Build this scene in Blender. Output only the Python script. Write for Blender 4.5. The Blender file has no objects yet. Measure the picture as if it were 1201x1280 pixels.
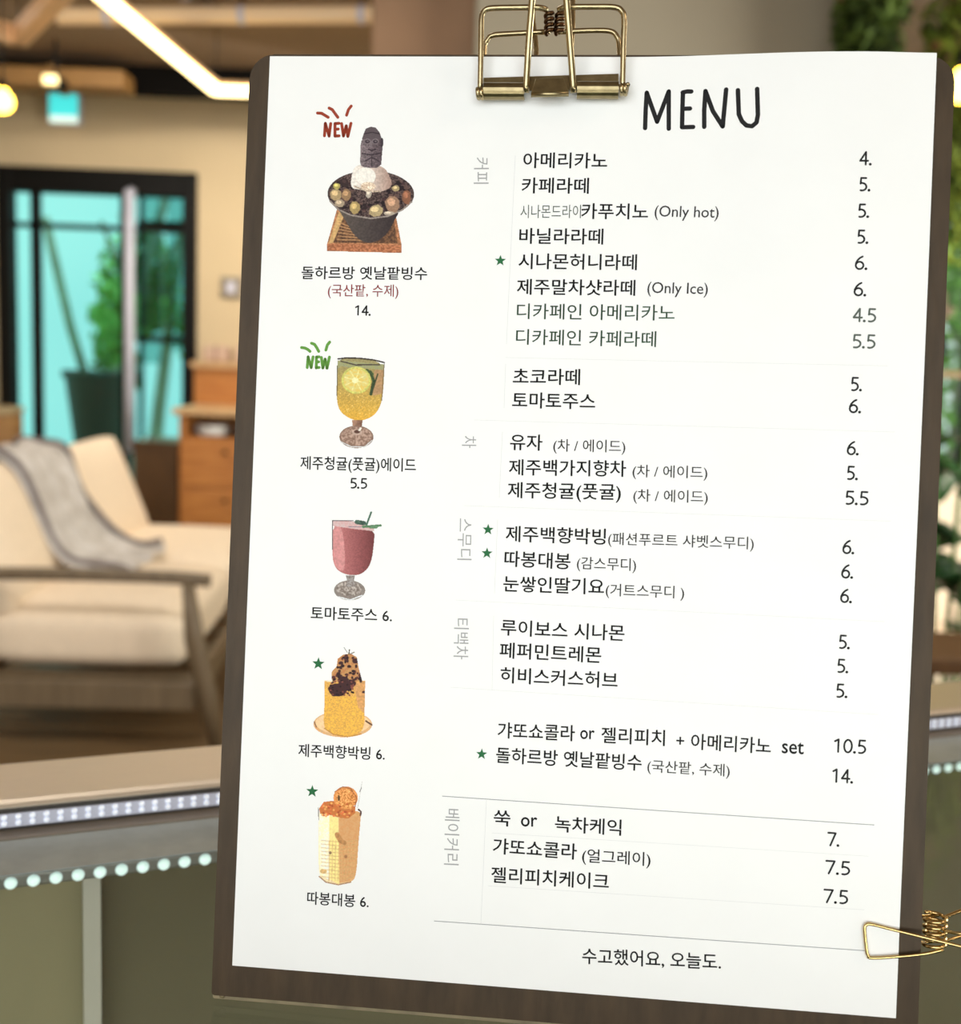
import bpy, bmesh, math, random
import numpy as np
from mathutils import Vector, Matrix, Quaternion
random.seed(7); RNG = np.random.default_rng(5)
SC = bpy.context.scene
COL = SC.collection
PI = math.pi

# ------------------------------------------------------------------ camera, sky, lights, exposure
cd = bpy.data.cameras.new('camera'); cam = bpy.data.objects.new('camera', cd); COL.objects.link(cam)
cam.matrix_world = Matrix(((0.99918, -0.04049, 0.0, 0.0), (0.00545, 0.13437, -0.99092, 0.0), (0.04012, 0.9901, 0.13448, 1.45), (0, 0, 0, 1)))
cd.sensor_fit = 'VERTICAL'; cd.sensor_height = 32.0; cd.lens = 32.0 * 1400 / 1280
cd.clip_start = 0.02; cd.clip_end = 200
cd.dof.use_dof = True; cd.dof.focus_distance = 0.365; cd.dof.aperture_fstop = 9.5
SC.camera = cam

world = bpy.data.worlds.new('sky'); SC.world = world; world.use_nodes = True
wn = world.node_tree; bg = wn.nodes['Background']
wtc = wn.nodes.new('ShaderNodeTexCoord'); wnz = wn.nodes.new('ShaderNodeTexNoise'); wnz.inputs['Scale'].default_value = 2.5
wcr = wn.nodes.new('ShaderNodeValToRGB')
wcr.color_ramp.elements[0].position = .35; wcr.color_ramp.elements[0].color = (.60, .74, .80, 1)
wcr.color_ramp.elements[1].position = .65; wcr.color_ramp.elements[1].color = (1, 1, 1, 1)
wn.links.new(wtc.outputs['Generated'], wnz.inputs['Vector']); wn.links.new(wnz.outputs['Fac'], wcr.inputs['Fac'])
wn.links.new(wcr.outputs['Color'], bg.inputs['Color']); bg.inputs['Strength'].default_value = 1.15

def area(name, loc, target, sx, sy, power, color):
    l = bpy.data.lights.new(name, 'AREA'); l.shape = 'RECTANGLE'; l.size = sx; l.size_y = sy; l.energy = power; l.color = color
    o = bpy.data.objects.new(name, l); COL.objects.link(o); o.location = loc
    o.rotation_euler = (Vector(target) - Vector(loc)).to_track_quat('-Z', 'Y').to_euler(); return o
# daylight through the big street window behind the photographer, and through the side window
area('street_window_daylight', (-0.6, -2.9, 1.9), (0, 1.0, 1.2), 4.2, 2.2, 96, (.98, .975, .995))
area('side_window_daylight', (4.4, 2.2, 1.8), (-1.5, 4.2, .6), 2.2, 1.8, 230, (1.0, .95, .86))
area('back_wall_fill', (-1.6, 6.1, 3.08), (-1.9, 6.7, 0.0), 2.8, .3, 52, (1.0, .9, .76))  # unseen fill light added to brighten the back wall
area('warm_sheet_fill', (1.9, -.5, 2.9), (.1, .38, 1.5), .5, .5, 9, (1.0, .80, .62))  # unseen warm light added to tint the sheet's curled side
area('seating_fill', (-1.3, 1.7, 3.05), (-1.5, 3.9, 0.3), 2.0, .6, 75, (1.0, .96, .90))  # added fill for the sofa side, no fitting modelled for it
area('right_side_fill', (3.3, 3.3, 3.05), (1.9, 4.4, 0.0), 2.0, .4, 38, (1.0, .92, .76))  # added fill that lifts the greenery and the right side
sun_d = bpy.data.lights.new('sun', 'SUN'); sun_d.energy = 5.0; sun_d.color = (1, .95, .85); sun_d.angle = .02
sun = bpy.data.objects.new('sun', sun_d); COL.objects.link(sun); sun.rotation_euler = (math.radians(38), 0, math.radians(200))

SC.view_settings.view_transform = 'Standard'; SC.view_settings.look = 'None'
SC.view_settings.gamma = 1; SC.view_settings.use_curve_mapping = False
SC.view_settings.exposure = 0.0
SC.cycles.use_denoising = True
SC.cycles.max_bounces = 8; SC.cycles.transparent_max_bounces = 16; SC.cycles.sample_clamp_indirect = 6

# ------------------------------------------------------------------ helpers
def lin(c):
    return tuple(((v / 255 + .055) / 1.055) ** 2.4 if v > 10 else v / 255 / 12.92 for v in c)
def mat(name, rgb, rough=.6, metal=0, var=0.0, scale=8, bump=0, spec=.5, stretch=None, emit=None, es=0, alt=None, coat=0):
    m = bpy.data.materials.new(name); m.use_nodes = True; nt = m.node_tree; b = nt.nodes['Principled BSDF']
    c = lin(rgb); b.inputs['Base Color'].default_value = (*c, 1); b.inputs['Roughness'].default_value = rough
    b.inputs['Metallic'].default_value = metal; b.inputs['Specular IOR Level'].default_value = spec
    b.inputs['Coat Weight'].default_value = coat
    if emit: b.inputs['Emission Color'].default_value = (*lin(emit), 1); b.inputs['Emission Strength'].default_value = es
    if var or bump:
        tc = nt.nodes.new('ShaderNodeTexCoord'); mp = nt.nodes.new('ShaderNodeMapping'); nz = nt.nodes.new('ShaderNodeTexNoise')
        nz.inputs['Scale'].default_value = scale; nz.inputs['Detail'].default_value = 6
        if stretch: mp.inputs['Scale'].default_value = stretch
        nt.links.new(tc.outputs['Object'], mp.inputs['Vector']); nt.links.new(mp.outputs['Vector'], nz.inputs['Vector'])
        if var:
            cr = nt.nodes.new('ShaderNodeValToRGB'); d = alt and lin(alt) or tuple(v * (1 - var) for v in c)
            cr.color_ramp.elements[0].position = .3; cr.color_ramp.elements[1].position = .7
            cr.color_ramp.elements[0].color = (*d, 1); cr.color_ramp.elements[1].color = (*(c if alt else tuple(min(1, v * (1 + var * .6)) for v in c)), 1)
            nt.links.new(nz.outputs['Fac'], cr.inputs['Fac']); nt.links.new(cr.outputs['Color'], b.inputs['Base Color'])
        if bump:
            bp = nt.nodes.new('ShaderNodeBump'); bp.inputs['Strength'].default_value = bump; bp.inputs['Distance'].default_value = .002
            nt.links.new(nz.outputs['Fac'], bp.inputs['Height']); nt.links.new(bp.outputs['Normal'], b.inputs['Normal'])
    return m
def glass(name, tint, refl=1.0, rough=0.0, see=1.0):
    m = bpy.data.materials.new(name); m.use_nodes = True; nt = m.node_tree; nt.nodes.clear()
    out = nt.nodes.new('ShaderNodeOutputMaterial'); mx = nt.nodes.new('ShaderNodeMixShader'); tr = nt.nodes.new('ShaderNodeBsdfTransparent')
    gl = nt.nodes.new('ShaderNodeBsdfGlossy'); fr = nt.nodes.new('ShaderNodeFresnel'); ml = nt.nodes.new('ShaderNodeMath'); ml.operation = 'MULTIPLY'
    ml.inputs[1].default_value = refl; fr.inputs['IOR'].default_value = 1.5; tr.inputs['Color'].default_value = (*lin(tint), 1)
    gl.inputs['Roughness'].default_value = rough
    ge = nt.nodes.new('ShaderNodeNewGeometry'); iv = nt.nodes.new('ShaderNodeMath'); iv.operation = 'SUBTRACT'; iv.inputs[0].default_value = 1; m2 = nt.nodes.new('ShaderNodeMath'); m2.operation = 'MULTIPLY'
    nt.links.new(ge.outputs['Backfacing'], iv.inputs[1]); nt.links.new(ml.outputs[0], m2.inputs[0]); nt.links.new(iv.outputs[0], m2.inputs[1]); ml = m2
    nt.links.new(fr.outputs[0], ml.inputs[0]); nt.links.new(ml.outputs[0], mx.inputs[0]); nt.links.new(tr.outputs[0], mx.inputs[1])
    nt.links.new(gl.outputs[0], mx.inputs[2]); nt.links.new(mx.outputs[0], out.inputs[0]); return m

def thing(name, label=None, cat=None, loc=(0, 0, 0), rz=0, group=None, kind=None, mw=None):
    o = bpy.data.objects.new(name, None); COL.objects.link(o); o.empty_display_size = .05
    if mw is not None: o.matrix_world = mw
    else: o.location = loc; o.rotation_euler = (0, 0, rz)
    tag(o, label, cat, group, kind); return o
def tag(o, label=None, cat=None, group=None, kind=None):
    if label: o['label'] = label
    if cat: o['category'] = cat
    if group: o['group'] = group
    if kind: o['kind'] = kind
    return o
def obj(name, bm, m, parent=None, smooth=False, label=None, kind=None):
    me = bpy.data.meshes.new(name)
    if isinstance(bm, bmesh.types.BMesh):
        bmesh.ops.recalc_face_normals(bm, faces=bm.faces); bm.to_mesh(me); bm.free()
    else: me.from_pydata(*bm)
    me.materials.append(m); o = bpy.data.objects.new(name, me); COL.objects.link(o)
    if parent: o.parent = parent
    if smooth: me.polygons.foreach_set('use_smooth', [True] * len(me.polygons))
    if label: o['label'] = label
    if kind: o['kind'] = kind
    return o
def share(src, parent, loc, rot=(0, 0, 0), scale=None):
    o = src.copy(); COL.objects.link(o); o.parent = parent; o.location = loc; o.rotation_euler = rot
    if scale: o.scale = scale
    return o
def copy_tree(o, parent=None):
    c = o.copy(); COL.objects.link(c); c.parent = parent
    for ch in list(o.children): copy_tree(ch, c)
    return c
def add_box(bm, x0, x1, y0, y1, z0, z1, bev=0, seg=2, mw=None):
    r = bmesh.ops.create_cube(bm, size=1); vs = r['verts']
    for v in vs: v.co = Vector(((x0 + x1) / 2 + v.co.x * (x1 - x0), (y0 + y1) / 2 + v.co.y * (y1 - y0), (z0 + z1) / 2 + v.co.z * (z1 - z0)))
    if bev:
        es = {e for v in vs for e in v.link_edges}
        rr = bmesh.ops.bevel(bm, geom=list(es), offset=bev, segments=seg, profile=.5, affect='EDGES')
        if mw: bmesh.ops.transform(bm, matrix=mw, verts=list({v for f in rr['faces'] for v in f.verts}))
    elif mw: bmesh.ops.transform(bm, matrix=mw, verts=vs)
    return bm
def box(*a, **k):
    bm = bmesh.new(); return add_box(bm, *a, **k)
def smoothline(pts, sub=6):
    P = [Vector(p) for p in pts]; out = []
    for i in range(len(P) - 1):
        p0 = P[max(i - 1, 0)]; p1 = P[i]; p2 = P[i + 1]; p3 = P[min(i + 2, len(P) - 1)]
        for k in range(sub):
            t = k / sub
            out.append(.5 * ((2 * p1) + (p2 - p0) * t + (2 * p0 - 5 * p1 + 4 * p2 - p3) * t * t + (3 * p1 - p0 - 3 * p2 + p3) * t ** 3))
    return out + [P[-1]]
def roundline(pts, r, seg=5):
    P = [Vector(p) for p in pts]; out = [P[0]]
    for a, b, c in zip(P, P[1:], P[2:]):
        d1 = min(r, (a - b).length * .45); d2 = min(r, (c - b).length * .45)
        s = b + (a - b).normalized() * d1; e = b + (c - b).normalized() * d2
        for i in range(seg + 1):
            t = i / seg; out.append(s * (1 - t) ** 2 + b * 2 * t * (1 - t) + e * t * t)
    return out + [P[-1]]
def add_tube(bm, pts, r, n=10, cap=True, radii=None):
    P = [Vector(p) for p in pts]; Q = [P[0]]
    for p in P[1:]:
        if (p - Q[-1]).length > 1e-6: Q.append(p)
    P = Q; t0 = (P[1] - P[0]).normalized(); nrm = t0.orthogonal().normalized(); rings = []
    for i, p in enumerate(P):
        t = (P[min(i + 1, len(P) - 1)] - P[max(i - 1, 0)]).normalized()
        q = t0.rotation_difference(t); nrm = (q @ nrm).normalized(); t0 = t; b = t.cross(nrm)
        rr = radii[i] if radii and i < len(radii) else r
        rings.append([bm.verts.new(p + (nrm * math.cos(2 * PI * k / n) + b * math.sin(2 * PI * k / n)) * rr) for k in range(n)])
    for a, b in zip(rings, rings[1:]):
        for k in range(n): bm.faces.new((a[k], a[(k + 1) % n], b[(k + 1) % n], b[k]))
    if cap: bm.faces.new(rings[0][::-1]); bm.faces.new(rings[-1])
    return bm
def tube(pts, r, n=10, **k):
    return add_tube(bmesh.new(), pts, r, n, **k)
def add_lathe(bm, prof, c=(0, 0, 0), n=24):
    rings = []
    for r, z in prof:
        rings.append([bm.verts.new((c[0] + r * math.cos(2 * PI * k / n), c[1] + r * math.sin(2 * PI * k / n), c[2] + z)) for k in range(n)])
    for a, b in zip(rings, rings[1:]):
        for k in range(n): bm.faces.new((a[k], a[(k + 1) % n], b[(k + 1) % n], b[k]))
    if prof[0][0] > 1e-5: bm.faces.new(rings[0][::-1])
    if prof[-1][0] > 1e-5: bm.faces.new(rings[-1])
    bmesh.ops.remove_doubles(bm, verts=bm.verts, dist=1e-6)
    return bm
def prism(bm, prof, x0, x1, ax=lambda a, y, z: (a, y, z)):
    A = [bm.verts.new(ax(x0, *p)) for p in prof]; B = [bm.verts.new(ax(x1, *p)) for p in prof]
    n = len(prof)
    for i in range(n): bm.faces.new((A[i], A[(i + 1) % n], B[(i + 1) % n], B[i]))
    bm.faces.new(A[::-1]); bm.faces.new(B); return bm
def ss(x):
    x = min(max(x, 0.0), 1.0); return x * x * (3 - 2 * x)
# ------------------------------------------------------------------ materials
M_wall = mat('warm_cream_plaster', (214, 194, 158), .9, var=.06, scale=1.5, bump=.05)
M_ceil = mat('taupe_ceiling_paint', (150, 130, 110), .9, var=.08, scale=1.2)
M_floor = mat('brown_wood_floor', (120, 96, 66), .45, var=.3, scale=3, stretch=(1, 12, 1))
M_black = mat('black_steel', (6, 6, 6), .5, spec=.2)
M_duct = mat('tan_duct', (150, 112, 62), .6, var=.1)
M_pipe = mat('cream_pipe', (250, 222, 180), .5)
M_oak = mat('orange_oak', (196, 132, 66), .5, var=.25, scale=4, stretch=(1, 1, 9), alt=(164, 100, 44))
M_tan = mat('pale_ash_top', (196, 160, 116), .45, var=.12, scale=5)
M_walnut = mat('dark_walnut', (96, 68, 40), .5, var=.25, scale=5, stretch=(8, 1, 1))
M_chairwood = mat('grey_brown_walnut', (112, 96, 74), .45, var=.2, scale=6, stretch=(8, 1, 1))
M_cush = mat('cream_cushion_fabric', (238, 220, 196), .9, var=.05, scale=30, bump=.2)
M_throw = mat('grey_throw_wool', (216, 213, 212), .95, var=.25, scale=14, bump=.4, alt=(176, 170, 164))
M_white = mat('white_plate_glaze', (225, 220, 214), .3)
M_beam = mat('black_beam', (8, 6, 5), .8, spec=.1)
M_box = mat('grey_beige_bulkhead', (148, 140, 122), .85, var=.05, scale=2)
M_brown = mat('brown_pillar', (146, 114, 86), .7, var=.15, scale=3)
M_leaf = mat('green_leaves', (96, 150, 52), .5, var=.5, scale=3, alt=(34, 72, 22))
M_leafy = mat('light_green_leaves', (176, 220, 110), .5, var=.4, scale=3, alt=(90, 150, 50))  # lighter yellow-green leaf colour, mottled by noise
M_moss = mat('hanging_moss', (150, 165, 50), .8, var=.5, scale=6, alt=(50, 72, 18))
M_plant = mat('glossy_plant_leaf', (52, 96, 50), .25, var=.4, scale=8, alt=(16, 36, 18))
M_trunk = mat('grey_bark', (170, 165, 150), .8, var=.2)
M_pot = mat('dark_teal_planter', (20, 52, 52), .45, var=.1)
M_teal = glass('tinted_screen_panel', (205, 226, 224), .6)
M_silver = mat('silver_post', (205, 205, 220), .35, var=.05)
M_curt = mat('light_grey_curtain', (188, 182, 170), .9)
M_ground = mat('courtyard_stone', (150, 150, 140), .9, var=.2)
M_glass = glass('clear_door_glass', (196, 245, 240), 1.2)
M_glasswin = glass('window_glass', (235, 245, 240), 1.0)
M_led = mat('linear_lamp_diffuser', (255, 240, 200), .5, emit=(255, 226, 160), es=6)
M_lamp_off = mat('lamp_housing_cream', (235, 195, 150), .5)
M_bulb = mat('yellow_bulb_glow', (255, 220, 120), .4, emit=(255, 205, 70), es=14)
M_spot = mat('spot_lens_glow', (255, 235, 180), .4, emit=(255, 226, 150), es=1.4)
M_exit = mat('exit_sign_glow', (90, 230, 225), .4, emit=(70, 225, 225), es=.9)
M_exitw = mat('exit_sign_white', (240, 255, 250), .4, emit=(225, 255, 240), es=.9)

# ------------------------------------------------------------------ room shell
def struct(name, bm, m): return tag(obj(name, bm, m), kind='structure')
fl = struct('floor', box(-4.7, 4.7, -3.1, 7.7, -.1, 0), M_floor)
struct('ceiling', box(-4.7, 4.7, -3.1, 7.7, 3.12, 3.3), M_ceil)
bm = bmesh.new()
DX0, DX1, DZ = -3.27, -1.95, 2.59; WX0, WX1 = 2.3, 4.2
for a in ((-4.7, DX0, 0, 3.2), (DX0, DX1, DZ, 3.2), (DX1, WX0, 0, 3.2), (WX0, WX1, 0, .5), (WX0, WX1, 2.7, 3.2), (WX1, 4.7, 0, 3.2)):
    add_box(bm, a[0], a[1], 7.6, 7.75, a[2], a[3])
struct('wall_back', bm, M_wall)
bm = box(-4.7, -4.55, -3.1, 7.7, 0, 3.2); struct('wall_left', bm, M_wall)
bm = bmesh.new()
for y0, y1, z0, z1 in ((-3.1, 1.2, 0, 3.2), (1.2, 4.8, 0, .6), (1.2, 4.8, 2.9, 3.2), (4.8, 7.7, 0, 3.2)): add_box(bm, 4.55, 4.7, y0, y1, z0, z1)
struct('wall_right', bm, M_wall)
bm = bmesh.new()
for x0, x1, z0, z1 in ((-4.7, -3.2, 0, 3.2), (-3.2, 2.2, 0, .6), (-3.2, 2.2, 3.0, 3.2), (2.2, 4.7, 0, 3.2)): add_box(bm, x0, x1, -3.25, -3.1, z0, z1)
struct('wall_front', bm, M_wall)
struct('baseboard_back', box(-1.9, 2.3, 7.57, 7.6, 0, .1), M_walnut)
def window(name, along, c, a0, a1, z0, z1, nb):
    w = thing(name, kind='structure')
    def bx(p0, p1, q0, q1, d=.06):
        return box(p0, p1, c - d / 2, c + d / 2, q0, q1) if along == 'x' else box(c - d / 2, c + d / 2, p0, p1, q0, q1)
    for nm, s in (('window_frame', ((a0, a1, z0, z0 + .07), (a0, a1, z1 - .07, z1), (a0, a0 + .07, z0, z1), (a1 - .07, a1, z0, z1))),):
        for q in s: obj(nm, bx(*q), M_black, w)
    st = (a1 - a0) / nb
    for i in range(1, nb): obj('mullion', bx(a0 + i * st - .025, a0 + i * st + .025, z0 + .07, z1 - .07, .05), M_black, w)
    for i in range(nb): obj('pane', bx(a0 + i * st + .03, a0 + (i + 1) * st - .03, z0 + .07, z1 - .07, .008), M_glasswin, w)
window('window_1', 'x', 7.66, WX0, WX1, .5, 2.7, 2)
window('window_2', 'y', 4.62, 1.2, 4.8, .6, 2.9, 3)
window('window_3', 'x', -3.17, -3.2, 2.2, .6, 3.0, 4)

# ------------------------------------------------------------------ glass door to the courtyard
d = thing('door_1', kind='structure', loc=(0, 0, 0))
Y0, Y1 = 7.56, 7.68
for a in ((DX0, DX0 + .09, 0, DZ), (DX1 - .09, DX1, 0, DZ), (DX0 + .09, DX1 - .09, DZ - .16, DZ), (DX0 + .09, DX1 - .09, 0, .08)):
    obj('door_frame', box(a[0], a[1], Y0, Y1, a[2], a[3], bev=.006, seg=1), M_black, d)
obj('center_stile', box(-2.46, -2.40, 7.585, 7.655, .08, DZ - .16), M_black, d)
obj('transom_rail', box(DX0 + .09, DX1 - .09, 7.60, 7.64, 2.2, 2.235), M_black, d)
for a in ((DX0 + .09, -2.46), (-2.40, DX1 - .09)):
    obj('glass_pane', box(a[0], a[1], 7.61, 7.618, .08, DZ - .16), M_glass, d)
obj('inner_stile', box(-3.06, -3.00, 7.6, 7.65, .08, DZ - .16), M_black, d)
h = obj('pull_handle', tube([(-2.37, 7.55, .75), (-2.37, 7.50, .75), (-2.37, 7.50, 2.45), (-2.37, 7.55, 2.45)], .034, 10), M_silver, d, smooth=True, label='tall silver pull handle')

# courtyard
struct('courtyard_ground', box(-9, 9, 7.75, 16, -.12, -.02), M_ground)
def foliage(bm, c, rad, n, size, seed):
    rg = np.random.default_rng(seed)
    for i in range(n):
        v = rg.normal(size=3); v /= np.linalg.norm(v); v *= rg.random() ** .45
        p = Vector((c[0] + v[0] * rad[0], c[1] + v[1] * rad[1], c[2] + v[2] * rad[2]))
        a = Vector(rg.normal(size=3)).normalized(); b = a.orthogonal().normalized(); s = size * (.6 + .8 * rg.random())
        vs = [bm.verts.new(p + a * s), bm.verts.new(p + b * s * .45), bm.verts.new(p - a * s), bm.verts.new(p - b * s * .45)]
        bm.faces.new(vs)
def tree(name, label, x, y, h, crown, seed, m=None, lean=0):
    t = thing(name, label, 'tree', (x, y, -.02), group='courtyard trees outside the glass')
    obj('trunk', tube([(0, 0, 0), (lean * .3, 0, h * .35), (lean, 0, h)], .06, 8, radii=[.08, .06, .035]), M_trunk, t, smooth=True)
    for k in range(3):
        a = k * 2.1 + seed; obj('branch', tube([(lean * .6, 0, h * .6), (lean * .6 + .4 * math.cos(a), .4 * math.sin(a), h * .85)], .02, 6), M_trunk, t)
    bm = bmesh.new()
    for c, r, n, s in crown: foliage(bm, c, r, n, s, seed + n)
    obj('foliage', bm, m or M_leaf, t, kind='stuff'); return t
tree('courtyard_tree', 'bushy green tree outside the left half of the glass door', -3.05, 10.2, 2.6, [((-.1, 0, 2.0), (.35, .5, .5), 500, .07), ((.5, 0, 1.7), (.25, .4, .45), 400, .06)], 3, M_leafy, .3)
tree('courtyard_tree', 'leaning pale-trunked tree seen through the middle of the glass door', -3.3, 9.2, 2.9, [((.45, .2, 2.0), (.28, .4, .42), 420, .06), ((.2, .3, 1.25), (.2, .3, .25), 200, .06)], 11, M_leaf, .75)
tree('courtyard_tree', 'tall tree behind the right-hand courtyard fence panel', -2.2, 12.5, 3.4, [((0, 0, 3.2), (.8, .8, .7), 600, .09)], 17, M_leaf)
tree('courtyard_tree', 'broad green tree outside the right rear window', 4.4, 10.5, 2.8, [((0, 0, 2.5), (1.3, .9, .9), 1500, .1), ((-.6, 0, 1.2), (.8, .6, .6), 700, .1)], 23, M_leafy)
tree('courtyard_tree', 'yellow-green tree outside the window farthest right', 6.0, 12.0, 3.2, [((0, 0, 2.7), (1.2, .9, 1.2), 1300, .11)], 29, M_leafy)
pt = thing('courtyard_planter', 'dark teal tapered planter standing outside behind the glass door', 'planter', (-2.95, 8.6, -.02))
obj('pot', add_lathe(bmesh.new(), [(.12, 0), (.16, .5), (.25, 1.2), (.275, 1.22), (.275, 1.27), (.25, 1.27), (.24, 1.21), (0, 1.20)], n=24), M_pot, pt, smooth=True)
obj('stem', tube([(-.1, 0, 1.2), (-.22, 0, 1.6), (-.42, .05, 2.4)], .035, 8), M_trunk, pt, smooth=True)
bm = bmesh.new(); foliage(bm, (.12, 0, 1.62), (.2, .2, .34), 420, .05, 5); obj('shrub', bm, M_leafy, pt, kind='stuff')
pn = thing('courtyard_screen', 'pale teal slatted screen standing outside the right half of the door', 'screen', (-2.50, 8.05, -.02))
for i, (x0, x1) in enumerate(((.02, .18), (.22, .36), (.42, .55))):
    obj('screen_panel', box(x0, x1, 0, .03, 1.35 + .1 * (i % 2), 2.75), M_teal, pn)
obj('screen_rail', box(0, .6, .03, .07, 1.5, 1.55), M_black, pn); obj('screen_rail', box(0, .6, .03, .07, 2.3, 2.35), M_black, pn)
for x in (0, .57): obj('screen_post', box(x, x + .03, .07, .1, 0, 2.75), M_black, pn)
hg = thing('hedge', 'low dark green hedge outside at the foot of the door', 'hedge', (-3.75, 8.1, -.02))
bm = bmesh.new(); foliage(bm, (.1, 0, .42), (.36, .22, .42), 700, .05, 31); obj('foliage', bm, M_leaf, hg, kind='stuff')
obj('stem', tube([(.1, 0, 0), (.1, 0, .5)], .02, 6), M_trunk, hg)

# curtain at the far left
bm = bmesh.new(); n = 40; vs = []
for i in range(n + 1):
    x = -4.3 + i * .94 / n; y = 7.42 + .035 * math.sin(i * 1.5)
    vs.append((bm.verts.new((x, y, 1.12)), bm.verts.new((x, y, 2.52))))
for a, b in zip(vs, vs[1:]): bm.faces.new((a[0], b[0], b[1], a[1]))
c = obj('curtain', bm, M_curt, smooth=True); tag(c, 'pale grey pleated curtain hanging left of the black door frame', 'curtain')
sol = c.modifiers.new('s', 'SOLIDIFY'); sol.thickness = .006
rod = tag(obj('curtain_rod', tube([(-4.4, 7.42, 2.54), (-3.32, 7.42, 2.54)], .014, 8), M_black), 'black rod over the grey curtain left of the door', 'curtain rod')
for x in (-4.38, -3.34): obj('rod_bracket', box(x - .01, x + .01, 7.42, 7.6, 2.53, 2.55), M_black, rod)

# ------------------------------------------------------------------ ceiling furniture
struct('trim_1', box(-4.55, 4.55, 7.0, 7.1, 2.955, 3.12), M_beam)
struct('trim_2', box(-4.55, 4.55, 7.1, 7.6, 3.08, 3.12), M_beam)
dk = thing('square_duct', 'tan square duct under the black ceiling beam at upper left', 'duct', (0, 0, 0))
obj('duct_run', box(-4.55, -2.17, 6.75, 6.97, 2.925, 3.03, bev=.01), M_duct, dk)
for x in (-4.2, -3.4, -2.6): obj('duct_flange', box(x, x + .03, 6.74, 6.98, 2.915, 3.04), M_duct, dk)
def pipe(name, label, p0, p1, r, m, z_top=3.12, cat='pipe', hang=(0.15, .55, .9)):
    t = thing(name, label, cat)
    p0 = Vector(p0); p1 = Vector(p1); d = (p1 - p0).normalized()
    obj('pipe_run', tube([p0, p0 + d * .01, p1 - d * .01, p1], r, 16), m, t, smooth=True)
    obj('pipe_collar', tube([p1 - d * .06, p1 + d * .004], r * 1.12, 16), m, t, smooth=True)
    for k in hang:
        q = p0.lerp(p1, k); obj('hanger_rod', tube([q + Vector((0, 0, r)), (q.x, q.y, z_top)], .008, 6), M_black, t)
        obj('hanger_band', tube([q - d * .015, q + d * .015], r * 1.08, 16), M_silver, t)
    return t
pipe('ceiling_pipe', 'cream ceiling pipe lit warmly, running level above the menu board', (-2.07, 5.5, 2.965), (-.48, 5.4, 3.005), .04, M_pipe)
pipe('ceiling_pipe', 'thin taupe pipe crossing the ceiling behind the cream pipe', (-1.52, 5.0, 3.06), (-1.40, 5.72, 3.06), .03, M_ceil)
def linear_lamp(label, pts, lit, w):
    t = thing('linear_lamp', label, 'lamp')
    for i, (a, b) in enumerate(zip(pts, pts[1:])):
        a = Vector(a); b = Vector(b); d = (b - a); L = d.length
        side = d.cross(Vector((0, 0, 1))).normalized(); up = side.cross(d.normalized())
        mw = Matrix.Translation(a) @ Matrix((d.normalized(), side, up)).transposed().to_4x4()
        obj('lamp_housing', box(-w * .5, L + w * .5, -w, w, w * .7, w * 1.5, bev=.004, mw=mw), M_lamp_off, t)
        obj('diffuser', box(-w * .4, L + w * .4, -w, w, -w * .8, w * .7, bev=.008, mw=mw), M_led if lit else M_lamp_off, t)
    for p in pts[:2]:
        obj('suspension_wire', tube([(p[0], p[1], p[2] + w * 1.5), (p[0], p[1], 3.115)], .003, 5), M_black, t)
    return t
linear_lamp('glowing warm white angled linear ceiling lamp left of the menu board', [(-1.649, 4.7, 2.871), (-1.352, 5.6, 2.682), (-.6, 5.6, 2.69)], True, .026)
linear_lamp('unlit cream angled linear ceiling lamp at the top left corner', [(-2.6, 4.3, 2.75), (-2.09, 5.1, 2.75), (-1.60, 4.35, 2.75)], False, .034)
sp = thing('track_spot', 'small lit ceiling spotlight between the two linear lamps', 'spotlight', (-2.47, 6.45, 2.885))
obj('lens', box(-.042, .042, -.03, .0, -.028, .028, bev=.012), M_spot, sp); obj('lamp_body', box(-.045, .045, 0, .14, -.03, .03, bev=.01), M_black, sp)
obj('stem', tube([(0, .07, .03), (0, .07, .235)], .01, 6), M_black, sp)
def bulb(label, x, y, z, r):
    t = thing('pendant_bulb', label, 'pendant lamp', (x, y, z))
    obj('bulb', add_lathe(bmesh.new(), [(0, -r)] + [(r * math.sin(a), -r * math.cos(a)) for a in np.linspace(.3, 2.5, 9)] + [(r * .35, r * 1.3)], n=20), M_bulb, t, smooth=True)
    obj('socket', add_lathe(bmesh.new(), [(r * .42, r * 1.15), (r * .42, r * 1.9), (r * .2, r * 2.1)], n=14), M_black, t, smooth=True)
    obj('cord', tube([(0, 0, r * 2), (0, 0, 3.12 - z)], .004, 5), M_black, t)
bulb('round yellow pendant bulb at the left edge below the lamps', -1.955, 4.6, 2.385, .042)
bulb('round yellow pendant bulb right of the board against the plants', 1.05, 2.65, 2.105, .034)
ex = thing('exit_sign', 'cyan glowing exit sign on the cream wall above the door', 'sign', (-2.80, 7.515, 2.955))
obj('sign_case', box(-.1, .1, 0, .08, -.1, .1, bev=.01), M_silver, ex); obj('sign_face', box(-.092, .092, -.006, 0, -.05, .092), M_exit, ex)
obj('sign_lower_face', box(-.092, .092, -.006, 0, -.092, -.05), M_exitw, ex)

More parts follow.
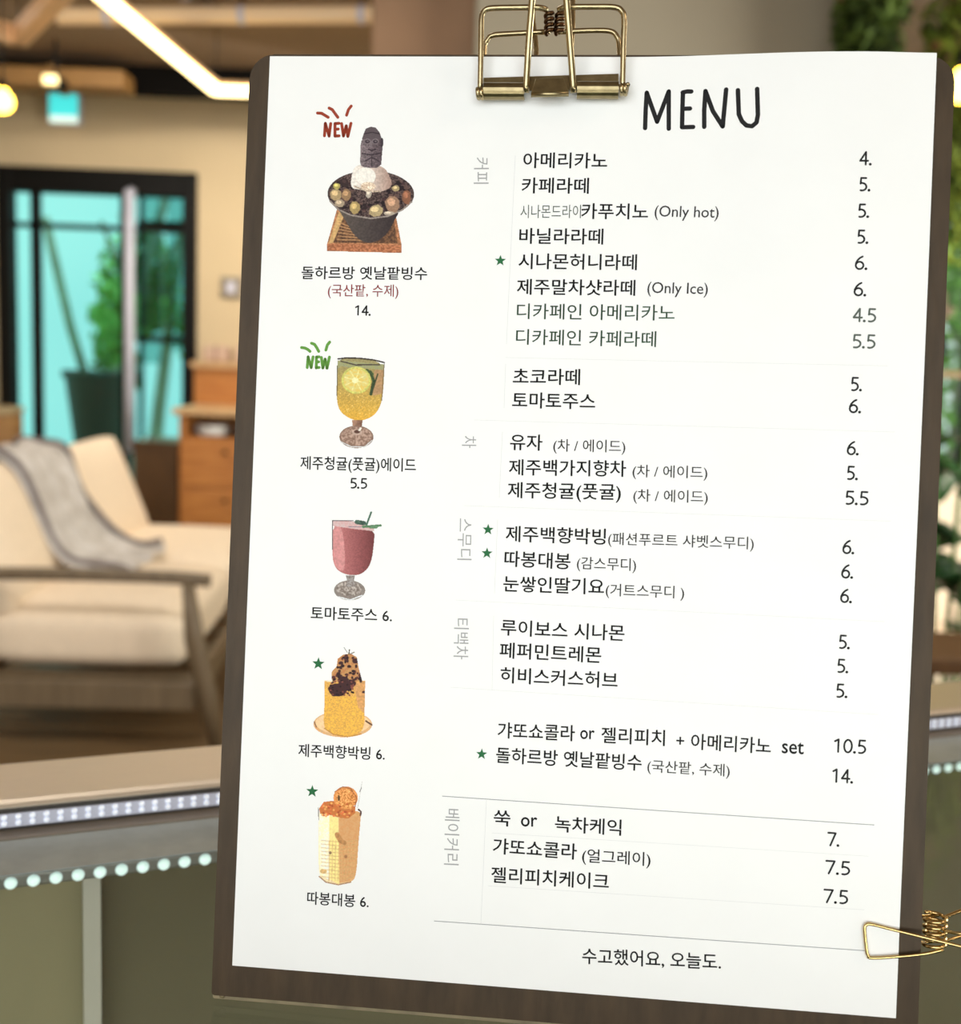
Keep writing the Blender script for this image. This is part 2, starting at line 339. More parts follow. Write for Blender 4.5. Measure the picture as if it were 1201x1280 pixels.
# bulkhead, pillar and hanging moss above the board
bk = struct('trim_3', box(-.10, 1.33, 4.6, 5.1, 2.45, 3.12, bev=.01), M_box)
struct('trim_4', box(-.52, -.10, 4.75, 5.0, 2.45, 3.12, bev=.01), M_brown)
M_moss2 = mat('dark_hanging_moss', (92, 116, 34), .8, var=.5, scale=6, alt=(28, 44, 10))
def moss(label, x, y, z, rad, seed, m=None):
    t = thing('hanging_moss', label, 'hanging plant', (x, y, 3.12))
    obj('hanging_basket', add_lathe(bmesh.new(), [(.02, -.3), (.12, -.28), (.14, -.18), (.13, -.17), (0, -.2)], n=16), M_brown, t)
    for a in (0, 2.1, 4.2): obj('basket_cord', tube([(.12 * math.cos(a), .12 * math.sin(a), -.18), (0, 0, 0)], .003, 5), M_black, t)
    bm = bmesh.new(); foliage(bm, (0, 0, z - 3.12), rad, 1500, .035, seed); obj('moss', bm, m or M_moss, t, kind='stuff')
moss('dark green hanging moss beside the grey bulkhead above the board', 1.38, 4.4, 2.78, (.13, .16, .34), 41, M_moss2)
moss('yellow-green hanging moss at the top right corner', 1.80, 4.4, 2.7, (.22, .2, .48), 43)
moss('yellow-green hanging moss behind the right-hand yellow bulb', 2.05, 5.2, 2.35, (.25, .2, .42), 47)
# ------------------------------------------------------------------ lounge sofa
sf = thing('lounge_sofa', 'cream cushioned wooden lounge sofa at left with a grey throw', 'sofa', (-1.02, 3.93, 0), math.radians(3.5))
LEN = 2.15
def cushion(name, sx, sy, sz, mw, par, m):
    bm = bmesh.new(); bmesh.ops.create_cube(bm, size=1)
    bmesh.ops.subdivide_edges(bm, edges=bm.edges[:], cuts=7, use_grid_fill=True)
    for v in bm.verts:
        x, y, z = v.co * 2
        def f(a, b): return 1 - .10 * (abs(a) ** 6 + abs(b) ** 6) * .5
        px, py, pz = x * f(y, z), y * f(x, z), z * (1 - .35 * max(abs(x), abs(y)) ** 5) * (1 + .10 * (1 - x * x) * (1 - y * y))
        v.co = mw @ Vector((px * sx / 2, py * sy / 2, pz * sz / 2))
    return obj(name, bm, m, par, smooth=True)
for y0 in (.0, LEN / 2):
    cushion('seat_cushion', .76, LEN / 2 - .01, .27, Matrix.Translation((-.41, y0 + LEN / 4 + .04, .38)), sf, M_cush)
for y0 in (.0, LEN / 2):
    cushion('back_cushion', .56, LEN / 2 - .02, .17, Matrix.Translation((-.79, y0 + LEN / 4 + .04, .70)) @ Matrix.Rotation(math.radians(-112), 4, 'Y'), sf, M_cush)
obj('side_rail', box(-.84, .02, LEN + .05, LEN + .09, .16, .26, bev=.006), M_chairwood, sf)
for x in (-.8, .0): obj('leg', tube([(x, LEN + .07, .17), (x + .04, LEN + .07, 0)], .024, 10), M_chairwood, sf, smooth=True)
for yy, nm in ((-.03, 'near'),):
    obj('armrest', add_tube(bmesh.new(), smoothline([(-.95, yy, .63), (-.5, yy, .643), (-.1, yy, .643), (.07, yy, .635)]), .024, 10), M_chairwood, sf, smooth=True)
    obj('leg', tube([(-.01, yy, .64), (.015, yy, .42), (.06, yy, .22), (.10, yy, 0)], .03, 10, radii=[.021, .036, .038, .022]), M_chairwood, sf, smooth=True)
    obj('leg', tube([(-.86, yy, .635), (-.84, yy, .3), (-.92, yy, 0)], .028, 10, radii=[.02, .032, .02]), M_chairwood, sf, smooth=True)
    obj('side_rail', box(-.84, .02, yy - .02, yy + .02, .16, .26, bev=.006), M_chairwood, sf)
obj('front_rail', box(-.02, .02, 0, LEN + .04, .16, .26, bev=.006), M_chairwood, sf)
obj('back_rail', box(-.86, -.82, 0, LEN + .04, .16, .26, bev=.006), M_chairwood, sf)
obj('top_rail', tube([(-1.0, -.03, .80), (-1.0, LEN + .07, .80)], .02, 8), M_chairwood, sf, smooth=True)
for i in range(9):
    y = .06 + i * (LEN - .08) / 8; obj('back_slat', box(-.012, .012, y - .02, y + .02, 0, .56, mw=Matrix.Translation((-.84, 0, .26)) @ Matrix.Rotation(math.radians(-14), 4, 'Y')), M_chairwood, sf)
for i in range(10):
    y = .06 + i * (LEN - .08) / 9; obj('seat_slat', box(-.83, -.01, y - .03, y + .03, .245, .26), M_chairwood, sf)
# throw draped over the back
th = thing('throw_blanket', 'grey striped wool throw draped over the cream sofa back', 'blanket', (-1.02, 3.93, 0), math.radians(3.5))
bm = bmesh.new(); path = [(-1.09, .55), (-1.05, .80), (-.99, .975), (-.91, 1.0), (-.81, .96), (-.75, .86), (-.68, .72), (-.60, .59), (-.48, .54), (-.36, .535)]
P = smoothline([(a, 0, b) for a, b in path], 5); rows = []
NB = 18
for i, p in enumerate(P):
    rows.append([bm.verts.new((p.x + .012 * math.sin(k * 1.1 + i * .35), .52 + .62 * k / NB + .10 * i / len(P) * (k / NB - .2), p.z + .012 * math.sin(k * .9 + i * .5) + .01)) for k in range(NB + 1)])
for a, b in zip(rows, rows[1:]):
    for k in range(NB): bm.faces.new((a[k], a[k + 1], b[k + 1], b[k]))
o = obj('throw_cloth', bm, M_throw, th, smooth=True); s = o.modifiers.new('s', 'SOLIDIFY'); s.thickness = .012
for k in (0, NB):
    obj('throw_stripe', tube([(r[0], r[1], r[2] + .016) for r in [tuple(Vector((p.x + .012 * math.sin(k * 1.1 + i * .35), .52 + .62 * k / NB + .10 * i / len(P) * (k / NB - .2) + (.03 if k == 0 else -.03), p.z + .012 * math.sin(k * .9 + i * .5) + .01))) for i, p in enumerate(P)]], .013, 6), mat('slate_stripe', (120, 112, 112), .95), th, smooth=True)

# ------------------------------------------------------------------ cabinets behind the sofa
cb = thing('side_cabinet', 'orange oak side cabinet with drawers behind the sofa', 'cabinet', (-1.80, 6.62, 0))
obj('body', box(0, 1.1, 0, .5, .06, .93), M_oak, cb); obj('plinth', box(.03, 1.07, .03, .47, 0, .06), M_black, cb)
for z0, z1 in ((.10, .34), (.36, .62), (.64, .91)):
    for x0 in (.02, .56):
        f = obj('drawer', box(x0, x0 + .52, -.02, .0, z0, z1, bev=.003, seg=1), M_oak, cb); obj('knob', tube([(x0 + .26, -.02, z1 - .06), (x0 + .26, -.045, z1 - .06)], .012, 8), M_black, f)
for x in (0, 1.06): obj('shelf_post', box(x, x + .04, 0, .5, .93, 1.06), M_oak, cb)
obj('top_board', box(-.03, 1.13, -.05, .52, 1.06, 1.10, bev=.004), M_tan, cb)
for i, (x, w) in enumerate(((.16, .11), (.42, .12), (.68, .1))):
    o = obj('white_plate_stack', add_lathe(bmesh.new(), [(w * .6, 0), (w, .02), (w * .62, .022), (w, .042), (w * .62, .044), (w, .064), (w * .9, .066), (w * .5, .05), (0, .05)], n=24), M_white, smooth=True)
    o.location = (-1.80 + x, 6.62 + .14, .932)
    tag(o, ['stack of white plates at the left end of the oak cabinet shelf', 'stack of white plates in the middle of the oak cabinet shelf', 'stack of white plates toward the right of the oak cabinet shelf'][i], 'plates', 'plate stacks on the oak cabinet shelf')
lb = thing('low_bookcase', 'dark brown low cabinet between the glass door and oak cabinet', 'cabinet', (-2.16, 6.9, 0))
obj('body', box(0, .27, 0, .4, .05, .84), M_walnut, lb); obj('top_board', box(-.01, .28, -.01, .41, .84, .87), M_walnut, lb); obj('plinth', box(.02, .25, .03, .37, 0, .05), M_black, lb)
cr = thing('wooden_counter', 'tall orange wooden counter against the wall right of the door', 'counter', (-1.85, 7.15, 0))
obj('body', box(0, 1.6, 0, .4, 0, 1.33), M_oak, cr); obj('top_board', box(-.02, 1.62, -.03, .42, 1.33, 1.37, bev=.004), M_tan, cr)
for x in (.4, .8, 1.2): obj('panel_batten', box(x - .012, x + .012, -.01, 0, .02, 1.32), M_walnut, cr)
M_pink = mat('pinkish_paper', (196, 168, 150), .8)
for i, x in enumerate((.10, .30)):
    t = thing('paper_parcel', ['pinkish wrapped parcel at the left end of the tall wooden counter', 'pinkish wrapped parcel second from the left on the wooden counter'][i], 'parcel', (-1.85 + x, 7.35, 1.37), .2 * i)
    obj('wrapped_block', box(-.08, .08, -.06, .06, 0, .10, bev=.015), M_pink, t); obj('string', box(-.005, .005, -.063, .063, -.0, .103), M_walnut, t)
wf = thing('wall_switch', 'grey switch plate on the cream wall beside the board', 'switch', (-1.72, 7.6, 1.86))
obj('plate', box(-.07, .07, -.02, 0, -.07, .07, bev=.008), mat('grey_switch', (140, 130, 115), .5), wf); obj('rocker', box(-.03, .03, -.03, -.02, -.04, .04, bev=.005), M_silver, wf)
bx = thing('storage_box', 'orange wooden storage box under the grey curtain at the left edge', 'box', (-3.75, 7.1, 0))
obj('body', box(0, .66, 0, .4, .0, .98), M_oak, bx); obj('lid', box(-.01, .67, -.01, .41, .98, 1.02, bev=.004), M_tan, bx)
obj('latch', box(.36, .42, -.015, 0, .90, .98), M_black, bx)

# ------------------------------------------------------------------ right of the board: table, plant, chair
tb = thing('cafe_table', 'dark brown wooden table seen at the right edge', 'table', (1.0, 2.75, 0))
obj('tabletop', box(0, 1.3, -.25, .03, .775, .815, bev=.006), M_walnut, tb)
for x in (.05, 1.2):
    for y in (-.2, -.02): obj('leg', tube([(x, y, 0), (x, y, .775)], .022, 10), M_walnut, tb, smooth=True)
ch = thing('cream_armchair', 'cream upholstered armchair beyond the dark table at right', 'chair', (1.5, 4.05, 0))
cushion('seat', .75, .7, .28, Matrix.Translation((.25, 0, .34)), ch, M_cush); cushion('backrest', .75, .9, .18, Matrix.Translation((.25, .36, .65)) @ Matrix.Rotation(math.radians(78), 4, 'X'), ch, M_cush)
for x in (-.08, .58):
    for y in (-.28, .36): obj('leg', tube([(x, y, 0), (x, y, .24)], .022, 8), M_walnut, ch)
    obj('armrest', box(x - .06, x + .06, -.3, .34, .22, .6, bev=.03), M_cush, ch, smooth=True)
pp = thing('potted_plant', 'large-leaved dark green potted plant beside the board at right', 'potted plant', (1.38, 3.2, 0))
obj('pot', add_lathe(bmesh.new(), [(.11, 0), (.15, .38), (.165, .4), (.165, .43), (.14, .43), (.13, .4), (0, .39)], n=24), M_white, pp, smooth=True)
obj('soil', add_lathe(bmesh.new(), [(.13, .40), (.0, .405)], n=24), M_walnut, pp)
def leaf_mesh(L, W):
    bm = bmesh.new(); rows = []
    for i in range(7):
        t = i / 6; w = W * math.sin(PI * (.06 + .94 * t) ** .8) * (1 if i < 6 else 0.02); x = L * t; z = .12 * L * math.sin(PI * t) - .25 * L * t * t
        rows.append([bm.verts.new((x, -w, z + .12 * w)), bm.verts.new((x, 0, z - .02)), bm.verts.new((x, w, z + .12 * w))])
    for a, b in zip(rows, rows[1:]):
        for k in (0, 1): bm.faces.new((a[k], a[k + 1], b[k + 1], b[k]))
    return bm
lf0 = obj('leaf', leaf_mesh(.26, .085), M_plant, pp, smooth=True); s = lf0.modifiers.new('s', 'SOLIDIFY'); s.thickness = .002
rg = random.Random(12); first = True
for i in range(9):
    a = i * 2.4; hgt = .85 + .75 * (i / 9); base = Vector((.03 * math.cos(a), .03 * math.sin(a), .40)); tip = Vector((.16 * math.cos(a), .16 * math.sin(a), hgt))
    obj('stem', tube(smoothline([base, base.lerp(tip, .5) + Vector((0, 0, .05)), tip], 4), .007, 6), M_leaf, pp, smooth=True)
    for k in range(5):
        loc = base.lerp(tip, .45 + .137 * k); rot = (rg.uniform(-.4, .4), rg.uniform(-.9, .2), a + rg.uniform(-1.6, 1.6)); sc = [rg.uniform(.7, 1.2)] * 3
        if first: lf0.location = loc; lf0.rotation_euler = rot; first = False
        else: share(lf0, pp, loc, rot, sc)
jar = thing('dark_vase', 'small black vase with dried pink flowers on the far window sill', 'vase', (2.9, 7.45, 1.50))
obj('body', add_lathe(bmesh.new(), [(.05, 0), (.1, .08), (.11, .18), (.05, .27), (.06, .3), (.04, .3), (.035, .2), (0, .19)], n=18), M_black, jar, smooth=True)
bm = bmesh.new(); foliage(bm, (0, 0, .4), (.12, .1, .13), 120, .04, 77); obj('dried_flowers', bm, M_pink, jar, kind='stuff')
sh = thing('wall_shelf', 'pale wooden shelf carrying the black vase at the rear window', 'shelf', (2.3, 7.3, 1.46))
obj('shelf_board', box(0, 1.9, 0, .26, 0, .04), M_tan, sh)
for x in (.1, 1.75): obj('bracket', box(x, x + .03, .02, .30, -.12, 0), M_black, sh)

# ------------------------------------------------------------------ glass display case under the board
RAIL = Matrix(((0.92907, 0.36990, 0, -.2232), (0.36990, -0.92907, 0, .5098), (0, 0, 1, -.0012), (0, 0, 0, 1)))   # x along the rail, y toward the photographer
M_champ = mat('champagne_anodised_metal', (230, 216, 196), .35, metal=.6, var=.05, scale=60, stretch=(1, 30, 1))
M_alu = mat('brushed_aluminium', (150, 150, 148), .35, metal=.8)
M_dkalu = mat('dark_gasket', (50, 46, 42), .5)
M_ledch = mat('led_channel_white', (196, 198, 214), .35, spec=.6)
M_bead = mat('led_bead', (240, 245, 255), .2, emit=(225, 235, 255), es=.25)
M_bead2 = mat('lit_led_bead', (240, 250, 250), .2, emit=(215, 250, 250), es=.8)
M_frost = mat('grey_frosted_band', (150, 156, 152), .35, var=.12, scale=90)
M_strip_refl = mat('taupe_strip_reflection', (120, 108, 92), .5)
M_case = mat('olive_steel_case', (150, 142, 112), .35, var=.25, scale=5, stretch=(1, 1, .5))
M_case2 = mat('dark_case_panel', (104, 98, 78), .3, var=.2, scale=5)
M_top = glass('counter_glass', (238, 240, 236), 1.2, .03)
dc = thing('display_case', 'glass-topped display counter with champagne rail and LED strip', 'display counter', mw=RAIL)
X0, X1 = -.95, 1.75
obj('rail', prism(bmesh.new(), [(-.004, 1.10), (-.004, 1.249), (-.002, 1.251), (.043, 1.2508), (.0465, 1.2502), (.048, 1.2492), (.048, 1.2487), (.0, 1.2487), (.0, 1.10)], X0, X1), M_champ, dc)
obj('gasket', box(X0, X1, .0, .0495, 1.2470, 1.2487), M_dkalu, dc)
stp = obj('led_channel', prism(bmesh.new(), [(.0, 1.2460), (.0, 1.2470), (.0505, 1.2470), (.0505, 1.2410), (.048, 1.2410), (.048, 1.2460)], X0, X1), M_ledch, dc)
obj('lower_lip', box(X0, X1, 0.0, .0495, 1.2388, 1.2410), M_dkalu, dc)
# double row of small clear beads on the channel
bd = obj('led_bead', add_lathe(bmesh.new(), [(0.0014, 0), (.0013, .0006), (.0008, .0011), (0, .0013)], n=8), M_bead, dc, smooth=True)
bd.location = (-.043, .0505, 1.2456); bd.rotation_euler = (-PI / 2, 0, 0); k = 0
for row in (1.2456, 1.2428):
    for i in range(145):
        if i or row < 1.244: share(bd, dc, (-.043 + i * .00575, .0505, row), (-PI / 2, 0, 0))
# glass top with frosted border below it
obj('glass_top', box(X0, X1, .0, .85, 1.2305, 1.2387), M_top, dc, label='clear glass counter top')
obj('frosted_border', box(X0, X1, .0, .094, 1.2387, 1.2391), M_frost, dc)
obj('strip_reflection_band', box(X0, X1, .0, .060, 1.2391, 1.2396), M_strip_refl, dc)  # brownish band painted as the LED strip's reflection in the glass
lb2 = obj('inner_led_bar', box(X0, X1, .060, .072, 1.2225, 1.2285, bev=.001), M_alu, dc)
b2 = obj('led_dot', add_lathe(bmesh.new(), [(.0027, 0), (.0024, .001), (.0014, .0018), (0, .0021)], n=12), M_bead2, dc, smooth=True)
b2.location = (-.012, .072, 1.2252); b2.rotation_euler = (-PI / 2, 0, 0)
for i in range(1, 88): share(b2, dc, (-.012 + i * .0089, .072, 1.2252), (-PI / 2, 0, 0))
al = area('case_fill_light', (0, 0, 0), (0, 0, -1), 2.5, .02, 6.0, (1, .98, .95)); al.matrix_world = Matrix.Translation(RAIL @ Vector((.4, .76, 1.215))) @ (Vector((-.36990, .92907, -.25)).to_track_quat('-Z', 'Y').to_matrix().to_4x4())  # unseen light added along the case front to brighten its panels
obj('back_panel', box(X0, X1, -.03, 0, 0.0, 1.10), M_case, dc)
xs = [X0, -.45, .042, .50, .95, X1]
for i, (a, b) in enumerate(zip(xs, xs[1:])):
    obj('sliding_door_panel', box(a + .003, b - .003, .0 + .006 * (i % 2), .006 + .006 * (i % 2), .62, 1.2265), M_case if i < 2 else M_case2, dc)  # darker right-hand panels also carry a dark glass reflection in their colour
obj('reflection_streak', box(.036, .044, .014, .022, .62, 1.2265), mat('pale_reflection_streak', (190, 186, 176), .4), dc)  # pale upright bar stands in for a lamp's reflection in the glass
obj('inner_shelf', box(X0, X1, .02, .80, .92, .93), glass('shelf_glass', (215, 230, 215), .2), dc)
obj('case_floor', box(X0, X1, 0, .84, .58, .62), M_case, dc); obj('case_base', box(X0, X1, -.03, .84, 0, .58), M_case2, dc)
obj('front_glass', box(X0, X1, .84, .848, .62, 1.2295), M_top, dc)
for x in (X0, X1 - .02): obj('corner_post', box(x, x + .02, .82, .84, .62, 1.2295), M_champ, dc); obj('end_panel', box(x, x + .02, 0, .82, .62, 1.2265), M_case2, dc)
# ------------------------------------------------------------------ printed matter of the menu sheet, in millimetres from its top left corner
TEXTS = [
 ('아메리카노', 84.29, -33.19, 111.01, -33.03, 5.11, 'k', 'k', 0.011),
 ('카페라떼', 84.1, -41.27, 105.51, -41.12, 5.12, 'k', 'k', 0.011),
 ('카푸치노', 103.42, -49.19, 124.48, -49.06, 5.09, 'k', 'k', 0.011),
 ('바닐라라떼', 83.98, -57.43, 110.71, -57.23, 5.11, 'k', 'k', 0.011),
 ('시나몬허니라떼', 84.05, -65.5, 121.61, -65.19, 5.1, 'k', 'k', 0.011),
 ('제주말차샷라떼', 83.87, -73.71, 121.43, -73.31, 5.1, 'k', 'k', 0.011),
 ('초코라떼', 83.75, -102.41, 105.16, -102.05, 5.18, 'k', 'k', 0.011),
 ('토마토주스', 83.8, -109.96, 110.27, -109.66, 5.18, 'k', 'k', 0.011),
 ('유자', 83.7, -123.41, 94.06, -123.31, 5.19, 'k', 'k', 0.011),
 ('제주백가지향차', 83.65, -131.47, 120.81, -130.64, 5.17, 'k', 'k', 0.011),
 ('제주청귤(풋귤)', 83.56, -138.77, 119.47, -138.04, 5.17, 'k', 'k', 0.011),
 ('제주백향박빙', 83.48, -152.72, 115.26, -152.41, 5.17, 'k', 'k', 0.011),
 ('따봉대봉', 83.42, -160.65, 104.46, -160.75, 5.17, 'k', 'k', 0.011),
 ('눈쌓인딸기요', 83.36, -168.71, 115.38, -168.25, 5.16, 'k', 'k', 0.011),
 ('루이보스 시나몬', 83.16, -182.65, 122.37, -182.61, 5.16, 'k', 'k', 0.011),
 ('페퍼민트레몬', 83.07, -189.94, 115.36, -189.93, 5.16, 'k', 'k', 0.011),
 ('히비스커스허브', 83.64, -197.84, 120.83, -197.62, 5.16, 'k', 'k', 0.011),
 ('갸또쇼콜라', 83.46, -215.47, 108.03, -215.07, 5.16, 'k', 'k', 0.011),
 ('젤리피치', 116.37, -215.09, 136.27, -214.88, 5.12, 'k', 'k', 0.011),
 ('아메리카노', 144.36, -215.38, 168.9, -215.32, 5.08, 'k', 'k', 0.011),
 ('돌하르방 옛날팥빙수', 83.27, -223.4, 129.36, -223.14, 5.14, 'k', 'k', 0.011),
 ('쑥', 83.32, -243.44, 88.69, -243.35, 5.17, 'k', 'k', 0.011),
 ('녹차케익', 102.86, -244.07, 123.8, -243.95, 5.13, 'k', 'k', 0.011),
 ('갸또쇼콜라', 83.42, -252.37, 110.16, -252.47, 5.15, 'k', 'k', 0.011),
 ('젤리피치케이크', 83.28, -261.57, 120.59, -261.23, 5.14, 'k', 'k', 0.011),
 ('수고했어요, 오늘도.', 113.11, -285.17, 156.35, -283.72, 5.1, 'k', 'k', 0.011),
 ('디카페인 아메리카노', 84.19, -81.52, 133.96, -81.01, 5.09, 'g', 'k', 0.004),
 ('디카페인 카페라떼', 84.26, -89.72, 128.57, -89.42, 5.09, 'g', 'k', 0.004),
 ('시나몬드라이', 84.05, -49.61, 103.3, -49.32, 4.35, 's', 'k', 0),
 ('(차 / 에이드)', 97.52, -123.96, 120.28, -123.56, 4.07, 'a', 'k', 0.004),
 ('(차 / 에이드)', 122.84, -131.2, 146.03, -130.91, 4.03, 'a', 'k', 0.004),
 ('(차 / 에이드)', 123.4, -138.9, 146.46, -138.54, 4.03, 'a', 'k', 0.004),
 ('(패션푸르트 샤벳스무디)', 116.03, -152.88, 161.05, -152.45, 4.02, 'a', 'k', 0.004),
 ('(감스무디)', 106.5, -161.04, 125.14, -160.84, 4.05, 'a', 'k', 0.004),
 ('(거트스무디 )', 115.92, -169.12, 140.4, -168.82, 4.04, 'a', 'k', 0.004),
 ('(국산팥, 수제)', 131.14, -223.91, 156.65, -223.75, 4.02, 'a', 'k', 0.004),
 ('(얼그레이)', 111.84, -253.49, 133.31, -253.26, 4.41, 'k', 'k', 0.006),
 ('(Only hot)', 126.5, -49.44, 146.27, -49.96, 4.67, 'a', 'd', 0.004),
 ('(Only Ice)', 125.2, -73.64, 143.9, -73.91, 4.67, 'a', 'd', 0.004),
 ('or', 109.69, -215.35, 114.23, -215.21, 2.91, 'k', 'd', 0.011),
 ('+', 139.77, -215.42, 142.25, -215.39, 2.51, 'k', 'd', 0.011),
 ('set', 172.2, -215.49, 178.88, -215.45, 3.74, 'k', 'd', 0.011),
 ('or', 92.04, -244.15, 97.26, -243.93, 3.05, 'k', 'd', 0.011),
 ('4.', 187.86, -32.93, 192.1, -32.91, 4.43, 'k', 'd', 0.006),
 ('5.', 187.88, -40.94, 191.99, -40.92, 4.43, 'k', 'd', 0.006),
 ('5.', 187.83, -49.07, 191.92, -49.05, 4.43, 'k', 'd', 0.006),
 ('5.', 187.9, -57.06, 191.99, -57.04, 4.42, 'k', 'd', 0.006),
 ('6.', 187.73, -65.06, 192.06, -65.04, 4.42, 'k', 'd', 0.006),
 ('6.', 187.7, -73.17, 192.03, -73.15, 4.42, 'k', 'd', 0.006),
 ('5.', 187.83, -102.28, 191.92, -102.27, 4.42, 'k', 'd', 0.006),
 ('6.', 187.76, -109.04, 191.97, -109.03, 4.42, 'k', 'd', 0.006),
 ('6.', 187.71, -121.96, 191.81, -121.95, 4.43, 'k', 'd', 0.006),
 ('5.', 187.81, -129.59, 191.9, -129.58, 4.43, 'k', 'd', 0.006),
 ('5.5', 187.66, -137.23, 195.14, -137.22, 4.43, 'k', 'd', 0.006),
 ('6.', 187.72, -152.41, 191.82, -152.4, 4.44, 'k', 'd', 0.006),
 ('6.', 187.7, -159.95, 191.8, -159.94, 4.44, 'k', 'd', 0.006),
 ('6.', 187.72, -167.49, 191.77, -167.49, 4.45, 'k', 'd', 0.006),
 ('5.', 187.7, -181.74, 191.8, -181.73, 4.46, 'k', 'd', 0.006),
 ('5.', 187.54, -189.19, 191.65, -189.18, 4.46, 'k', 'd', 0.006),
 ('5.', 187.54, -196.89, 191.75, -196.88, 4.46, 'k', 'd', 0.006),
 ('10.5', 187.66, -213.92, 197.82, -213.9, 4.47, 'k', 'd', 0.006),
 ('14.', 187.58, -223.26, 194.59, -223.24, 4.47, 'k', 'd', 0.006),
 ('7.', 187.09, -243.1, 191.33, -243.09, 4.48, 'k', 'd', 0.006),
 ('7.5', 186.85, -251.85, 194.6, -251.81, 4.47, 'k', 'd', 0.006),
 ('7.5', 186.67, -260.83, 194.37, -260.8, 4.47, 'k', 'd', 0.006),
 ('4.5', 187.78, -81.08, 195.02, -81.06, 4.42, 's', 'd', 0.003),
 ('5.5', 187.76, -89.14, 195.16, -89.1, 4.42, 's', 'd', 0.003),
 ('돌하르방 옛날팥빙수', 13.52, -70.64, 54.79, -70.07, 4.28, 'k', 'k', 0.011),
 ('(국산팥, 수제)', 22.5, -76.19, 45.64, -75.82, 4.02, 'r', 'k', 0.004),
 ('14.', 31.48, -82.49, 37.26, -82.48, 3.37, 'k', 'd', 0.011),
 ('제주청귤(풋귤)에이드', 15.72, -132.5, 53.69, -131.91, 4.4, 'k', 'k', 0.011),
 ('5.5', 32.23, -138.52, 38.14, -138.43, 3.5, 'k', 'd', 0.011),
 ('토마토주스 6.', 21.21, -181.04, 47.88, -180.66, 4.4, 'k', 'k', 0.011),
 ('제주백향박빙 6.', 18.98, -225.71, 47.38, -225.3, 4.26, 'k', 'k', 0.011),
 ('따봉대봉 6.', 23.89, -273.23, 44.13, -273.06, 4.25, 'k', 'k', 0.011),
 ('커피', 70.88, -32.43, 71.05, -40.92, 4.89, 'c', 'k', 0),
 ('차', 70.52, -121.93, 70.6, -125.78, 4.75, 'c', 'k', 0),
 ('스무디', 70.31, -148.39, 70.59, -161.73, 4.74, 'c', 'k', 0),
 ('티백차', 70.46, -180.46, 70.73, -193.53, 4.87, 'c', 'k', 0),
 ('베이커리', 69.99, -241.5, 70.36, -259.4, 4.86, 'c', 'k', 0),
]
STROKES = [
 ('printed_heading', 'k', [[[122.47, -22.64], [122.43, -16.81], [122.54, -11.39]], [[122.54, -11.39], [126.15, -20.66]], [[126.15, -20.66], [129.4, -11.09]], [[129.4, -11.09], [129.87, -22.92]], [[133.82, -11.51], [133.87, -16.99], [133.97, -22.51]], [[133.74, -11.51], [135.14, -11.22], [136.39, -11.29]], [[134.25, -16.68], [136.21, -16.64]], [[134.01, -22.51], [137.41, -22.5]], [[140.8, -22.54], [140.59, -17.15], [140.75, -11.26]], [[140.75, -11.26], [143.25, -17.62], [146.45, -22.56]], [[146.45, -22.56], [147.05, -10.98]], [[150.64, -11.3], [151.2, -18.84], [152.24, -21.05], [153.64, -22.44], [155.37, -22.72], [156.66, -21.57], [156.99, -19.2], [156.45, -11.09]]], 1.382),
 ('printed_new_mark', 'red', [[[19.24, -25.93], [19.36, -21.86]], [[19.36, -21.86], [20.77, -26.0]], [[20.77, -26.0], [21.14, -21.92]], [[22.72, -25.99], [22.55, -21.91]], [[22.55, -21.91], [23.91, -21.82]], [[22.63, -23.79], [23.7, -23.7]], [[22.72, -25.99], [24.08, -25.89]], [[24.74, -21.9], [25.53, -25.96]], [[25.53, -25.96], [26.3, -22.62]], [[26.3, -22.62], [26.98, -26.07]], [[26.98, -26.07], [27.83, -21.79]], [[16.61, -18.53], [17.98, -18.6], [19.25, -19.33], [20.23, -19.89]], [[20.39, -16.88], [21.45, -17.36], [22.54, -18.78], [23.41, -19.87]], [[26.27, -19.16], [26.82, -17.32], [27.68, -16.18]]], 0.964),
 ('printed_new_mark', 'grn', [[[16.69, -101.49], [16.84, -97.98]], [[16.84, -97.98], [18.0, -101.45]], [[18.0, -101.45], [18.49, -97.94]], [[19.69, -101.52], [19.62, -97.98]], [[19.62, -97.98], [20.48, -97.88]], [[19.69, -99.56], [20.43, -99.51]], [[19.69, -101.44], [20.66, -101.34]], [[21.24, -98.05], [21.87, -101.46]], [[21.87, -101.46], [22.49, -98.57]], [[22.49, -98.57], [23.25, -101.49]], [[23.25, -101.49], [23.89, -97.87]], [[14.54, -95.02], [15.67, -95.14], [16.63, -95.59], [17.41, -96.2]], [[17.78, -93.53], [18.81, -93.87], [19.61, -94.96], [20.29, -96.12]], [[22.63, -95.62], [23.05, -93.95], [23.76, -93.01]]], 0.946),
]
STARS = [[78.22, -65.49, 1.8761], [77.79, -151.67, 1.8761], [77.74, -159.23, 1.8761], [78.65, -223.43, 1.8761], [24.41, -197.37, 2.1331], [24.11, -238.75, 2.0817]]
